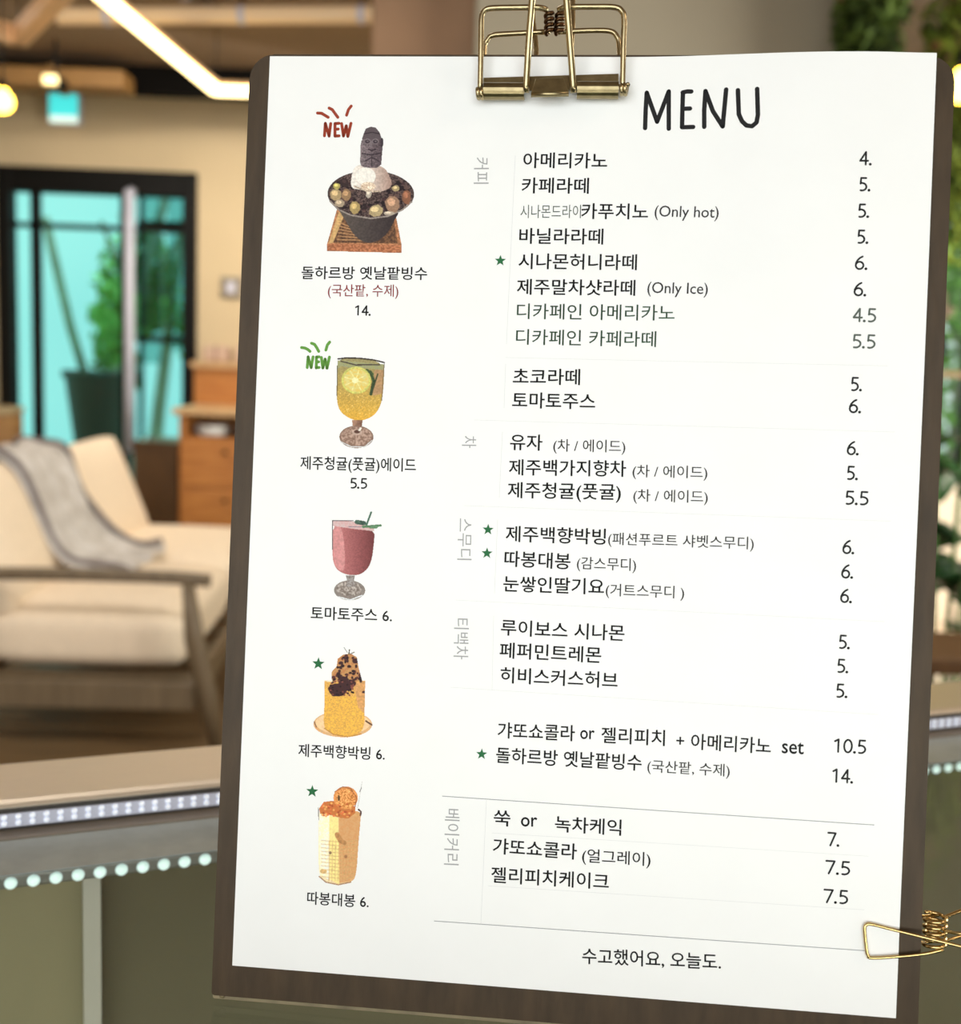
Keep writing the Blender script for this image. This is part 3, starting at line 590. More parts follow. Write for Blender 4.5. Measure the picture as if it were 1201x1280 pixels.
RULES = [
 [[[81.66, -31.81], [81.6, -41.86], [81.54, -51.91], [81.47, -61.96], [81.41, -72.01], [81.35, -82.06], [81.28, -92.1]], 0.12, 'f'],
 [[[81.28, -98.51], [81.29, -100.86], [81.3, -103.21], [81.31, -105.55], [81.32, -107.9], [81.33, -110.25], [81.34, -112.6]], 0.12, 'f'],
 [[[81.14, -120.29], [81.11, -123.79], [81.08, -127.3], [81.05, -130.8], [81.02, -134.3], [81.0, -137.8], [80.97, -141.3]], 0.12, 'f'],
 [[[80.74, -148.48], [80.73, -152.41], [80.72, -156.33], [80.71, -160.26], [80.7, -164.18], [80.68, -168.11], [80.67, -172.03]], 0.12, 'f'],
 [[[80.71, -179.19], [80.78, -183.11], [80.85, -187.03], [80.93, -190.95], [81.0, -194.87], [81.07, -198.78], [81.15, -202.7]], 0.1, 'f'],
 [[[80.79, -237.99], [80.75, -244.59], [80.72, -251.19], [80.69, -257.79], [80.66, -264.39], [80.63, -270.98], [80.6, -277.58]], 0.12, 'f'],
 [[[81.2, -96.46], [101.54, -96.35], [121.67, -96.26], [141.47, -96.33], [160.86, -96.47], [179.99, -96.53], [199.18, -96.37]], 0.1, 'f'],
 [[[71.99, -116.75], [94.43, -116.66], [116.6, -116.57], [138.45, -116.57], [159.82, -116.63], [180.88, -116.64], [201.98, -116.52]], 0.1, 'f'],
 [[[69.76, -144.3], [92.56, -144.23], [115.1, -144.17], [137.31, -144.11], [159.08, -144.05], [180.53, -144.0], [201.98, -143.93]], 0.1, 'f'],
 [[[68.42, -174.66], [91.32, -174.72], [113.96, -174.79], [136.3, -174.82], [158.24, -174.8], [179.86, -174.81], [201.41, -174.9]], 0.1, 'f'],
 [[[67.75, -202.66], [90.63, -202.86], [113.24, -203.06], [135.56, -203.21], [157.53, -203.3], [179.21, -203.42], [200.75, -203.63]], 0.1, 'f'],
 [[[66.6, -237.61], [89.69, -237.68], [112.52, -237.74], [135.06, -237.77], [157.3, -237.76], [179.26, -237.76], [201.02, -237.84]], 0.22, 'l'],
 [[[65.65, -277.66], [88.67, -277.53], [111.41, -277.41], [133.88, -277.28], [156.09, -277.15], [178.03, -277.02], [199.73, -276.9]], 0.22, 'l'],
 [[[83.0, -248.31], [102.98, -248.21], [122.75, -248.11], [142.31, -247.97], [161.64, -247.82], [180.77, -247.69], [199.74, -247.61]], 0.1, 'f'],
 [[[82.41, -265.2], [102.39, -265.05], [122.16, -264.91], [141.73, -264.74], [161.09, -264.57], [180.24, -264.42], [199.22, -264.28]], 0.1, 'f'],
]
PICTURES = {'bingsu': [9.227, -12.9421, 0.2635, 0.0014, 0.011, -0.2613], 'ade': [9.8111, -90.0425, 0.2632, 0.0066, 0.011, -0.2606], 'tomato': [14.0595, -127.7405, 0.2625, 0.0091, 0.0109, -0.26], 'passion': [13.9255, -187.6411, 0.2623, 0.0131, 0.0109, -0.2594], 'persimmon': [15.7846, -231.7419, 0.262, 0.016, 0.0109, -0.2589]}
TOP_CLIP = {'frameL': [(69.97, -12.54, 4.5), (69.79, 0.53, 5.5), (69.62, 8.94, 6), (70.14, 11.72, 6), (72.13, 12.86, 6), (79.21, 13.1, 6), (87.25, 13.32, 5.5), (89.97, 13.36, 4)], 'frameR': [(114.81, -11.56, 4.5), (114.54, 0.6, 5.5), (114.42, 9.4, 6), (113.58, 11.91, 6), (111.29, 13.17, 6), (104.31, 13.31, 6), (96.3, 13.42, 5.5), (93.76, 13.36, 4)], 'rearL': [(69.9, -4.71, -7), (69.49, 6.22, -8), (70.31, 8.86, -8), (72.09, 10.44, -8), (78.39, 10.97, -8), (88.13, 11.06, -7), (90.31, 10.19, -5)], 'rearR': [(114.14, -4.52, -7), (113.46, 6.81, -8), (112.57, 9.94, -8), (110.43, 11.76, -8), (104.46, 12.02, -8), (95.41, 11.19, -7), (93.68, 10.19, -5)], 'handle': [(84.52, -13.41, 5), (85.12, 1.58, 9), (85.81, 12.7, 12), (86.22, 25.56, 16), (87.35, 28.71, 17), (90.5, 29.65, 17.5), (93.69, 28.67, 17), (95.01, 25.5, 16), (96.43, 12.67, 12), (97.82, 1.59, 9), (99.62, -13.34, 5)], 'rearh': [(87.12, -8.16, -6), (86.33, 7.09, -10), (84.54, 20.78, -14), (85.13, 40.63, -19), (89.82, 43.81, -20), (95.89, 40.57, -19), (97.81, 20.76, -14), (97.88, 7.11, -10), (97.5, -8.11, -6)], 'coil': [(90.55, 14.67, 0), (91.09, 7.49, 0), (94.12, 14.67, 0), (94.16, 7.5, 0)], 'bar': [(71.51, -12.78, 4.5), (84.23, -13.1, 4.5), (99.84, -12.51, 4.5), (113.32, -11.82, 4.5)], 'tongue': [(88.15, -9.04, 5.5), (95.94, -8.76, 5.5), (87.15, -14.65, 6.3), (97.69, -14.6, 6.3)], 'eye': [(70.0, -13.17, 4.5), (115.06, -11.68, 4.5)], 'plate': [(70.55, -7.22, 2), (113.41, -5.78, 2), (70.84, -10.91, 3.6), (113.52, -9.95, 3.6)]}
SIDE_CLIP = {'front': [(222.97, -274.42, 1.3), (216.15, -276.41, 1.3), (202.37, -278.57, 1.3), (200.67, -277.84, 1.3), (200.13, -276.4, 1.3), (199.29, -270.06, 1.3), (199.83, -268.54, 1.3), (201.51, -268.29, 1.3), (208.68, -269.53, 1.5), (226.72, -271.57, 5.5), (239.31, -272.48, 10), (240.86, -270.7, 10.6), (241.21, -267.83, 10.6), (240.01, -266.48, 10), (226.4, -267.54, 6), (222.57, -268.22, 2.6)], 'rear': [(224.38, -266.74, -5), (232.98, -263.9, -8), (247.52, -258.29, -14), (249.7, -259.32, -14.5), (250.45, -266.39, -14.5), (247.92, -268.94, -14), (231.14, -273.07, -8), (225.14, -273.91, -5)], 'coil': [(220.24, -265.63, -1), (220.58, -274.49, -1), (223.51, -269.83, -1)]}
# ------------------------------------------------------------------ the menu board (local x right, y up, z toward the reader)
BOARD = Matrix(((0.99568, 0.00001, -0.0928, -0.07479), (-0.09191, 0.1389, -0.98603, 0.38264), (0.01288, 0.99031, 0.1383, 1.54552), (0, 0, 0, 1)))
mm = .001
def surf(u, v, lift=0):
    """point of the printed sheet (millimetres in, metres out): its top right corner curls off the board"""
    a, b = u * mm, v * mm
    z = .0046 * ss((a - .115) / .07) * (1 - .22 * ss((a - .188) / .022)) * ss((b + .297) / .25)
    return (a, b, z + .00015 + lift * mm)
def rrect(x0, x1, y0, y1, r, n=7):
    out = []
    for cx, cy, a0 in ((x1 - r, y1 - r, 0), (x0 + r, y1 - r, 90), (x0 + .8, y0 + .8, 180), (x1 - .8, y0 + .8, 270)):
        rr = r if a0 < 180 else .8
        for i in range(n + 1):
            a = math.radians(a0 + 90 * i / n); out.append((cx + rr * math.cos(a), cy + rr * math.sin(a)))
    return out
M_board = mat('dark_bronze_board', (70, 53, 33), .5, var=.25, scale=60, stretch=(3, .6, 1), bump=.15, spec=.3, alt=(52, 38, 20))
M_edge = mat('worn_board_edge', (128, 114, 84), .45, var=.35, scale=120)
M_paper = mat('white_menu_paper', (240, 240, 240), .55, var=.015, scale=40, bump=.06, spec=.3)
cbd = thing('clipboard', 'dark brown menu board leaning back on the glass counter', 'clipboard', mw=BOARD)
def plate(outline, z0, z1, m, name, parent, bev=0):
    bm = bmesh.new(); A = [bm.verts.new((x * mm, y * mm, z0 * mm)) for x, y in outline]; B = [bm.verts.new((x * mm, y * mm, z1 * mm)) for x, y in outline]
    n = len(A); bm.faces.new(A[::-1]); top = bm.faces.new(B)
    for i in range(n): bm.faces.new((A[i], A[(i + 1) % n], B[(i + 1) % n], B[i]))
    if bev: bmesh.ops.bevel(bm, geom=list(top.edges), offset=bev * mm, segments=2, affect='EDGES')
    return obj(name, bm, m, parent)
plate(rrect(-6.6, 216.7, -307.2, .7, 8), -2.4, 0, M_board, 'board_face', cbd, .25)
plate(rrect(-6.9, 217.0, -309.3, .8, 8), -3.4, -2.4, M_edge, 'board_backing', cbd)
for x, y in ((-3.6, -307.9),):
    obj('edge_pin', add_lathe(bmesh.new(), [(1.0, 0), (1.0, .6), (.6, 1.0), (0, 1.1)], n=12), M_edge, cbd, smooth=True).matrix_local = Matrix.Translation((x * mm, y * mm, -2.4 * mm)) @ Matrix.Scale(mm, 4)
# sheet
sheet = thing('menu_sheet', 'white printed menu sheet clipped on the dark board', 'menu', mw=BOARD)
bm = bmesh.new(); NU, NV = 60, 60
for lf in (0, -.1):
    G = [[bm.verts.new(surf(210 * i / NU, -297 * j / NV, lf)) for i in range(NU + 1)] for j in range(NV + 1)]
    for j in range(NV):
        for i in range(NU): bm.faces.new((G[j + 1][i], G[j + 1][i + 1], G[j][i + 1], G[j][i]))
for (a0, b0), (a1, b1) in (((0, 0), (210, 0)), ((210, 0), (210, -297)), ((210, -297), (0, -297)), ((0, -297), (0, 0))):
    R = [[bm.verts.new(surf(a0 + (a1 - a0) * i / 60, b0 + (b1 - b0) * i / 60, lf)) for i in range(61)] for lf in (0, -.1)]
    for i in range(60): bm.faces.new((R[0][i], R[0][i + 1], R[1][i + 1], R[1][i]))
pap = obj('paper', bm, M_paper, sheet, smooth=True)
INK = {'k': mat('black_ink', (26, 25, 27), .6, spec=.2), 'g': mat('dark_green_ink', (58, 88, 66), .6, spec=.2), 's': mat('grey_green_ink', (84, 92, 86), .6, spec=.2),
       'a': mat('charcoal_ink', (62, 60, 62), .6, spec=.2), 'r': mat('crimson_ink', (172, 58, 66), .6, spec=.2), 'c': mat('pale_grey_ink', (160, 160, 162), .6, spec=.2),
       'f': mat('faint_rule_ink', (214, 215, 217), .6, spec=.2), 'l': mat('grey_rule_ink', (140, 142, 146), .6, spec=.2),
       'red': mat('rust_red_ink', (150, 56, 34), .6, spec=.2), 'grn': mat('leaf_green_ink', (96, 150, 62), .6, spec=.2), 'star': mat('star_green_ink', (38, 104, 62), .6, spec=.2)}
def glyphs(s, wt):
    c = bpy.data.curves.new('glyphs', 'FONT'); c.body = s; c.size = 1; c.resolution_u = 3; c.fill_mode = 'FRONT'
    o = bpy.data.objects.new('glyphs', c); COL.objects.link(o); bpy.context.view_layer.update()
    me = bpy.data.meshes.new_from_object(o.evaluated_get(bpy.context.evaluated_depsgraph_get()))
    n = len(me.vertices); co = np.empty(n * 3); me.vertices.foreach_get('co', co); fs = [tuple(p.vertices) for p in me.polygons]
    bpy.data.objects.remove(o); bpy.data.curves.remove(c); bpy.data.meshes.remove(me); co = co.reshape(-1, 3)[:, :2]
    if not wt: return co, fs
    out = []; F = []                                  # heavier strokes: the outline printed four times, slightly apart
    for k, (dx, dy) in enumerate(((wt, 0), (-wt, 0), (0, wt), (0, -wt))):
        out.append(co + np.array((dx, dy))); F += [tuple(i + k * n for i in f) for f in fs]
    return np.concatenate(out), F
REF, _ = glyphs('아메리카노', .011); RH = REF[:, 1].max() - REF[:, 1].min(); RC = (REF[:, 1].max() + REF[:, 1].min()) / 2
def arc(cx, cy, rx, ry, a0, a1, n=12):
    return [(cx + rx * math.cos(math.radians(a0 + (a1 - a0) * i / n)), cy + ry * math.sin(math.radians(a0 + (a1 - a0) * i / n))) for i in range(n + 1)]
DIGIT = {'0': [arc(.25, .5, .25, .5, 90, 450, 24)], '1': [[(.05, .84), (.28, 1), (.28, 0)]], '4': [[(.38, 0), (.38, 1), (0, .3), (.53, .3)]], '7': [[(0, 1), (.5, 1), (.17, 0)]],
         '5': [[(.47, 1), (.12, 1), (.09, .55)] + arc(.2, .3, .30, .30, 112, -110)], '6': [[(.44, 1), (.28, .90), (.12, .70), (.02, .45)] + arc(.26, .29, .25, .29, 160, 520, 24)]}
def digits(s, a, d, n, L, h, w, col, nm):
    adv = []; x = 0
    for ch in s: adv.append(x); x += .22 if ch == '.' else .66
    tot = x - (.13 if s[-1] != '.' else .06); k = (L - w) / tot; bm = bmesh.new()
    for ch, x in zip(s, adv):
        def P(q): return a + d * ((x + q[0]) * k + w / 2) + n * ((q[1] - .5) * (h - w))
        if ch == '.': stroke(bm, [P((.02, .03)), P((.03, .03))], w * 1.45)
        else:
            for l in DIGIT[ch]: stroke(bm, [P(q) for q in l], w)
    obj(nm, bm, INK[col], sheet)
def stroke(bm, pts, w, lift=.04):
    P = [np.array(p) for p in pts]; hw = w / 2
    for a, b in zip(P, P[1:]):
        d = (b - a) / max(np.linalg.norm(b - a), 1e-6); n = np.array((-d[1], d[0])) * hw; ns = max(1, int(np.linalg.norm(b - a) / 4))
        for i in range(ns):
            s0 = a + (b - a) * i / ns; s1 = a + (b - a) * (i + 1) / ns
            bm.faces.new([bm.verts.new(surf(*q, lift)) for q in (s0 - n, s1 - n, s1 + n, s0 + n)])
    for i, p in enumerate(P):
        bm.faces.new([bm.verts.new(surf(p[0] + hw * math.cos(t), p[1] + hw * math.sin(t), lift + .004)) for t in np.linspace(0, 2 * PI, 12, endpoint=False)])
for s, u0, v0, u1, v1, h, col, mode, wt in TEXTS:
    if s.replace('.', '').isdigit():
        a = np.array((u0, v0)); b = np.array((u1, v1)); L = np.linalg.norm(b - a); d = (b - a) / L; n = np.array((-d[1], d[0]))
        digits(s, a, d, n, L, h, .58 if h > 4 else .5, col, 'printed_price'); continue
    co, fs = glyphs(s, wt)
    a = np.array((u0, v0)); b = np.array((u1, v1)); d = b - a; L = np.linalg.norm(d); d /= L; n = np.array((-d[1], d[0]))
    x0, x1 = co[:, 0].min(), co[:, 0].max(); X = (co[:, 0] - x0) / (x1 - x0) * L
    if mode == 'k': Yv = (co[:, 1] - RC) * h / RH
    else: y0, y1 = co[:, 1].min(), co[:, 1].max(); Yv = (co[:, 1] - (y0 + y1) / 2) / (y1 - y0) * h
    P = a + X[:, None] * d + Yv[:, None] * n
    nm = 'printed_price' if s.replace('.', '').isdigit() else 'printed_section_name' if col == 'c' else 'printed_line'
    obj(nm, ([surf(p[0], p[1], .04) for p in P], [], fs), INK[col], sheet)
for nm, col, lines, w in STROKES:
    bm = bmesh.new()
    for l in lines: stroke(bm, l, w)
    obj(nm, bm, INK[col], sheet, label={'k': 'handwritten style black heading MENU', 'red': 'rust red NEW mark with three dashes', 'grn': 'green NEW mark with three dashes'}[col])
for x, y, r in STARS:
    bm = bmesh.new(); c = bm.verts.new(surf(x, y, .04)); vs = [bm.verts.new(surf(x + r * (1 if k % 2 == 0 else .42) * math.sin(k * PI / 5), y + r * (1 if k % 2 == 0 else .42) * math.cos(k * PI / 5), .04)) for k in range(10)]
    for k in range(10): bm.faces.new((c, vs[(k + 1) % 10], vs[k]))
    obj('printed_star', bm, INK['star'], sheet)
for pts, w, c in RULES:
    bm = bmesh.new(); stroke(bm, pts, w, .03); obj('printed_rule', bm, INK[c], sheet)

# ---- small printed pictures: flat ink on the paper, coloured cell by cell
def noise2(h, w, sc, seed):
    rg = np.random.default_rng(seed); g = rg.random((int(h / sc) + 3, int(w / sc) + 3)); yy, xx = np.mgrid[0:h, 0:w] / sc
    yi, xi = yy.astype(int), xx.astype(int); fy, fx = yy - yi, xx - xi
    return (g[yi, xi] * (1 - fx) + g[yi, xi + 1] * fx) * (1 - fy) + (g[yi + 1, xi] * (1 - fx) + g[yi + 1, xi + 1] * fx) * fy
class Print:
    def __init__(self, w, h, s):                       # w,h picture size, s = drawing units per picture unit; 2 cells per unit
        self.s = s; self.W, self.H = int(w * 2), int(h * 2); self.rgb = np.ones((self.H, self.W, 3)); self.a = np.zeros((self.H, self.W), bool)
        yy, xx = np.mgrid[0:self.H, 0:self.W]; self.x = (xx + .5) / 2 * s; self.y = (yy + .5) / 2 * s; self.k = 0
    def fill(self, mk, c0, c1=None, amt=.12, sc=3, grad=None, grow=True):
        self.k += 1; n = noise2(self.H, self.W, sc, self.k)[..., None]; c0 = np.array(c0, float); c1 = np.array(c1 if c1 is not None else c0, float)
        if grad == 'x' or grad == 'y':
            q = self.x if grad == 'x' else self.y; lo, hi = q[mk].min(), q[mk].max(); t = ((q - lo) / max(hi - lo, 1))[..., None]
        else: t = np.clip((n - .3) / .4, 0, 1)
        c = (c0 + (c1 - c0) * np.clip(t, 0, 1)) * (1 + amt * (n - .5) * 2)
        self.rgb[mk] = c[mk]
        if grow: self.a |= mk
    def poly(self, pts, *a, sm=0, **k):
        P = pts
        for _ in range(sm): P = [q for (u, v) in zip(P, P[1:] + P[:1]) for q in ((u[0] * .75 + v[0] * .25, u[1] * .75 + v[1] * .25), (u[0] * .25 + v[0] * .75, u[1] * .25 + v[1] * .75))]
        m = np.zeros((self.H, self.W), bool); n = len(P)
        for i in range(n):
            (x1, y1), (x2, y2) = P[i], P[(i + 1) % n]
            if y1 == y2: continue
            m ^= ((y1 > self.y) != (y2 > self.y)) & (self.x < (x2 - x1) * (self.y - y1) / (y2 - y1) + x1)
        self.fill(m, *a, **k)
    def ell(self, cx, cy, rx, ry, *a, **k):
        m = ((self.x - cx) / rx) ** 2 + ((self.y - cy) / ry) ** 2 <= 1
        if m.any(): self.fill(m, *a, **k)
    def line(self, pts, w, *a, **k):
        m = np.zeros((self.H, self.W), bool)
        for (x1, y1), (x2, y2) in zip(pts, pts[1:]):
            L2 = (x2 - x1) ** 2 + (y2 - y1) ** 2 + 1e-6; t = np.clip(((self.x - x1) * (x2 - x1) + (self.y - y1) * (y2 - y1)) / L2, 0, 1)
            m |= (self.x - x1 - t * (x2 - x1)) ** 2 + (self.y - y1 - t * (y2 - y1)) ** 2 <= (w / 2) ** 2
        self.fill(m, *a, **k)
    def build(self, key, label):
        o = PICTURES[key]; rgb = self.rgb
        r2 = rgb.copy(); A = self.a
        for ax in (0, 1):
            for sft in (1, -1):
                mk = np.roll(A, sft, ax) & A; r2[mk] = r2[mk] * .75 + np.roll(rgb, sft, ax)[mk] * .25
        ys, xs = np.nonzero(A); n = len(ys); q = np.array([(0, 0), (1, 0), (1, 1), (0, 1)])
        gx = (xs[:, None] + q[:, 0]) / 2.; gy = (ys[:, None] + q[:, 1]) / 2.
        U = o[0] + gx * o[2] + gy * o[4]; V = o[1] + gx * o[3] + gy * o[5]
        keys = (ys[:, None] + q[:, 1]) * (self.W + 1) + xs[:, None] + q[:, 0]
        uq, idx, inv = np.unique(keys.ravel(), return_index=True, return_inverse=True)
        u = U.ravel()[idx]; v = V.ravel()[idx]; f = inv.reshape(-1, 4)[:, ::-1]
        me = bpy.data.meshes.new('printed_picture')
        me.from_pydata([surf(a, b, .03) for a, b in zip(u, v)], [], f.tolist())
        at = me.color_attributes.new('ink', 'FLOAT_COLOR', 'CORNER'); c = np.clip(r2[ys, xs] / 255, 0, 1)
        c = np.where(c > .04045, ((c + .055) / 1.055) ** 2.4, c / 12.92); c = np.repeat(np.c_[c, np.ones(n)], 4, 0).astype(np.float32)
        at.data.foreach_set('color', c.ravel()); me.materials.append(M_ink); ob = bpy.data.objects.new('printed_picture', me); COL.objects.link(ob); ob.parent = sheet
        ob['label'] = label
M_ink = bpy.data.materials.new('colour_print_ink'); M_ink.use_nodes = True; nt = M_ink.node_tree; an = nt.nodes.new('ShaderNodeVertexColor'); an.layer_name = 'ink'
nt.links.new(an.outputs['Color'], nt.nodes['Principled BSDF'].inputs['Base Color']); nt.nodes['Principled BSDF'].inputs['Roughness'].default_value = .6
nt.nodes['Principled BSDF'].inputs['Specular IOR Level'].default_value = .2

# shaved ice bowl with a stone figure, on a wooden tray
p = Print(160, 200, 6.4)
p.poly([(330, 905), (790, 900), (845, 1180), (845, 1245), (250, 1238), (250, 1185)], (165, 110, 75), (190, 130, 92))
p.poly([(338, 930), (775, 930), (815, 1172), (278, 1172)], (90, 62, 46), (120, 84, 58))
p.poly([(345, 925), (400, 925), (300, 1170), (262, 1180)], (205, 165, 110))
for k in range(6): p.line([(350 - k * 3, 1010 + k * 27), (455 + k * 18, 1050 + k * 20)], 9, (176, 132, 92))
p.poly([(250, 1180), (842, 1185), (845, 1245), (250, 1238)], (160, 98, 66), (186, 120, 84))
p.poly([(340, 890), (840, 900), (790, 985), (735, 1095), (640, 1165), (550, 1170), (465, 1110), (410, 1010), (350, 920)], (92, 82, 76), (50, 40, 42), grad='x', sm=2)
p.ell(600, 780, 345, 185, (52, 38, 40), (92, 74, 70), amt=.3, sc=2)
p.line([(275, 840), (340, 905), (440, 950), (600, 975), (740, 955), (850, 905), (925, 840)], 12, (150, 138, 130))
rg = np.random.default_rng(2)
for i in range(170):
    a = rg.uniform(0, 2 * PI); r = rg.uniform(.25, .95) ** .6; x, y = 600 + 320 * r * math.cos(a), 780 + 160 * r * math.sin(a)
    p.ell(x, y, rg.uniform(9, 22), rg.uniform(8, 18), [(34, 22, 26), (66, 44, 46), (96, 72, 66), (44, 30, 32)][rg.integers(4)], grow=False)
for x, y, rx, ry, c in ((320, 790, 52, 55, (222, 190, 140)), (330, 720, 30, 28, (226, 208, 120)), (405, 790, 40, 50, (190, 150, 110)), (352, 858, 45, 32, (214, 190, 160)), (476, 892, 50, 52, (214, 184, 122)), (640, 915, 62, 52, (226, 200, 150)), (775, 860, 64, 72, (202, 158, 128)), (885, 800, 42, 62, (170, 112, 84)), (800, 735, 34, 26, (214, 190, 140)), (585, 780, 26, 36, (230, 214, 196)), (745, 932, 50, 20, (226, 208, 186)), (392, 690, 34, 40, (70, 50, 50))):
    
    q = [(x + rx * rg.uniform(.8, 1.1) * math.cos(t), y + ry * rg.uniform(.8, 1.1) * math.sin(t)) for t in np.linspace(.3, 2 * PI + .3, 8, endpoint=False)]
    p.poly(q, c, tuple(v * .6 for v in c), amt=.35, sc=2)
    p.poly([(x + (u - x) * .55 - rx * .15, y + (v - y) * .45 - ry * .25) for u, v in q], tuple(min(255, v * 1.1) for v in c), c, amt=.2, sc=2)
p.poly([(470, 560), (540, 545), (700, 555), (755, 640), (775, 720), (700, 760), (600, 770), (520, 745), (440, 740), (445, 640)], (244, 238, 230), (170, 140, 128), grad='x', amt=.1, sm=2)
p.ell(560, 640, 80, 70, (240, 234, 226), amt=.06); p.ell(580, 720, 60, 34, (216, 186, 160), (236, 220, 200), amt=.15, sc=2)
p.line([(470, 720), (560, 755), (680, 760)], 12, (190, 170, 150), amt=.4, sc=2)
p.poly([(520, 370), (545, 330), (680, 330), (697, 380), (690, 470), (682, 570), (560, 575), (512, 550), (520, 450)], (128, 114, 118), (84, 70, 76), grad='x', amt=.3, sc=2, sm=1)
p.poly([(545, 300), (560, 262), (600, 246), (640, 252), (672, 292), (690, 345), (610, 350), (530, 345)], (106, 94, 98), (78, 66, 72), amt=.3, sc=2)
p.line([(552, 302), (610, 290), (672, 302)], 8, (54, 44, 50))
for x in (574, 638): p.ell(x, 362, 27, 22, (122, 110, 114)); p.ell(x, 364, 19, 14, (52, 42, 50)); p.ell(x + 2, 362, 9, 7, (112, 100, 106))
p.line([(606, 370), (600, 402)], 20, (120, 108, 112)); p.line([(582, 425), (608, 436), (640, 424)], 9, (44, 34, 42)); p.line([(530, 458), (600, 470), (676, 456)], 8, (48, 38, 46))
p.line([(555, 520), (590, 500), (608, 490), (640, 505), (665, 520)], 8, (54, 44, 52)); p.line([(608, 480), (608, 560)], 8, (56, 46, 52)); p.ell(690, 370, 12, 36, (60, 50, 58))
p.build('bingsu', 'printed picture of shaved ice with a stone figure on a wooden tray')

# yellow citrus drink in a stemmed goblet
p = Print(150, 150, 7.065)
p.poly([(440, 235), (600, 222), (855, 265), (845, 500), (825, 640), (760, 740), (640, 785), (540, 760), (450, 690), (430, 560), (435, 400)], (150, 142, 100), (226, 174, 66), grad='y', amt=.12, sc=2, sm=2)
p.poly([(765, 340), (845, 300), (840, 540), (750, 560)], (178, 140, 100), amt=.1)
p.poly([(440, 250), (850, 285), (848, 335), (700, 320), (560, 315), (470, 300), (440, 330)], (176, 176, 140), (140, 140, 90), amt=.25, sc=2)
p.line([(445, 238), (520, 228), (640, 232), (760, 246), (852, 268)], 13, (56, 46, 44)); p.line([(470, 258), (600, 290), (810, 288)], 11, (72, 62, 54))
p.line([(730, 350), (760, 430), (735, 545)], 26, (52, 70, 40), amt=.4, sc=2); p.line([(795, 370), (740, 540)], 12, (60, 70, 44)); p.line([(700, 335), (750, 370)], 22, (66, 84, 50))
p.ell(606, 425, 130, 120, (206, 202, 108)); p.ell(606, 425, 112, 102, (232, 218, 140), (214, 186, 96), amt=.1, sc=4)
for k in range(8):
    a = k * PI / 4 + .3; p.line([(600, 425), (600 + 100 * math.cos(a), 425 + 92 * math.sin(a))], 5, (240, 232, 170))
p.ell(596, 425, 28, 26, (246, 238, 180)); p.line([(438, 300), (436, 560)], 7, (90, 80, 62)); p.line([(852, 280), (830, 600)], 7, (120, 100, 66))
for i in range(40): p.ell(rg.uniform(460, 810), rg.uniform(530, 740), 5, 5, (240, 206, 120), grow=False)
p.poly([(568, 775), (662, 775), (655, 830), (650, 870), (570, 870), (575, 830)], (170, 130, 108), (120, 86, 70), grad='x')
p.ell(607, 922, 150, 98, (156, 126, 110), (120, 92, 80), sc=4); p.ell(607, 915, 135, 82, (150, 118, 102), (172, 144, 130), amt=.15)
p.line([(470, 965), (560, 1008), (680, 1008), (745, 950)], 10, (214, 214, 216)); p.ell(612, 880, 46, 26, (190, 164, 150)); p.ell(612, 876, 26, 16, (92, 62, 52)); p.line([(645, 845), (632, 862)], 18, (236, 226, 216))
p.build('ade', 'printed picture of a yellow citrus drink in a goblet')

# tomato juice goblet
p = Print(130, 210, 5.565)
p.poly([(256, 505), (550, 555), (545, 660), (525, 800), (470, 868), (400, 884), (320, 868), (265, 820), (252, 700)], (202, 128, 128), (112, 56, 58), grad='x', amt=.1, sc=2, sm=2)
p.poly([(256, 520), (330, 540), (350, 850), (300, 850), (262, 800)], (208, 142, 142), amt=.08, sm=3); p.poly([(258, 505), (400, 508), (545, 548), (545, 575), (400, 560), (258, 540)], (222, 196, 196), (200, 160, 160), amt=.1)
p.line([(256, 700), (256, 503), (400, 503)], 7, (70, 60, 66)); p.line([(370, 545), (470, 545)], 7, (140, 130, 140))
p.line([(425, 512), (475, 520)], 30, (70, 96, 84), amt=.3, sc=2); p.line([(490, 540), (525, 445)], 13, (76, 110, 92)); p.line([(470, 545), (590, 535)], 16, (86, 128, 92)); p.line([(520, 545), (560, 545)], 22, (96, 136, 100))
p.ell(375, 985, 108, 68, (158, 148, 142), (120, 108, 102), sc=3, amt=.2); p.ell(372, 975, 88, 50, (140, 126, 118), (170, 160, 154), amt=.2)
p.poly([(348, 882), (412, 882), (405, 920), (418, 960), (345, 960), (358, 920)], (186, 180, 178), (110, 98, 94), amt=.2, sc=2)
p.line([(300, 1032), (380, 1052), (460, 1020)], 9, (224, 226, 230)); p.build('tomato', 'printed picture of pink tomato juice in a goblet')

# passion fruit smoothie in a straight glass
p = Print(150, 150, 7.506)
p.ell(517, 860, 275, 122, (236, 190, 140), (214, 160, 104), sc=6); p.ell(517, 850, 255, 105, (244, 204, 158), amt=.06); p.line([(735, 830), (790, 865)], 14, (92, 58, 44)); p.line([(248, 840), (270, 890)], 8, (110, 70, 50))
p.poly([(345, 455), (728, 455), (722, 700), (720, 900), (640, 965), (520, 975), (400, 950), (335, 890), (345, 700)], (228, 170, 84), (236, 182, 74), amt=.1, sc=2, sm=2)
p.poly([(345, 455), (728, 455), (724, 600), (345, 600)], (226, 170, 92), (236, 182, 84), amt=.1, sc=2); p.poly([(620, 470), (728, 460), (720, 760), (660, 700)], (214, 158, 100), amt=.1); p.line([(345, 900), (430, 955), (560, 978), (690, 950)], 10, (190, 134, 60))
p.poly([(412, 440), (415, 370), (460, 320), (470, 250), (520, 212), (590, 200), (650, 235), (665, 330), (690, 420), (700, 460), (560, 470), (430, 470)], (220, 166, 106), (168, 112, 70), amt=.2, sc=3)
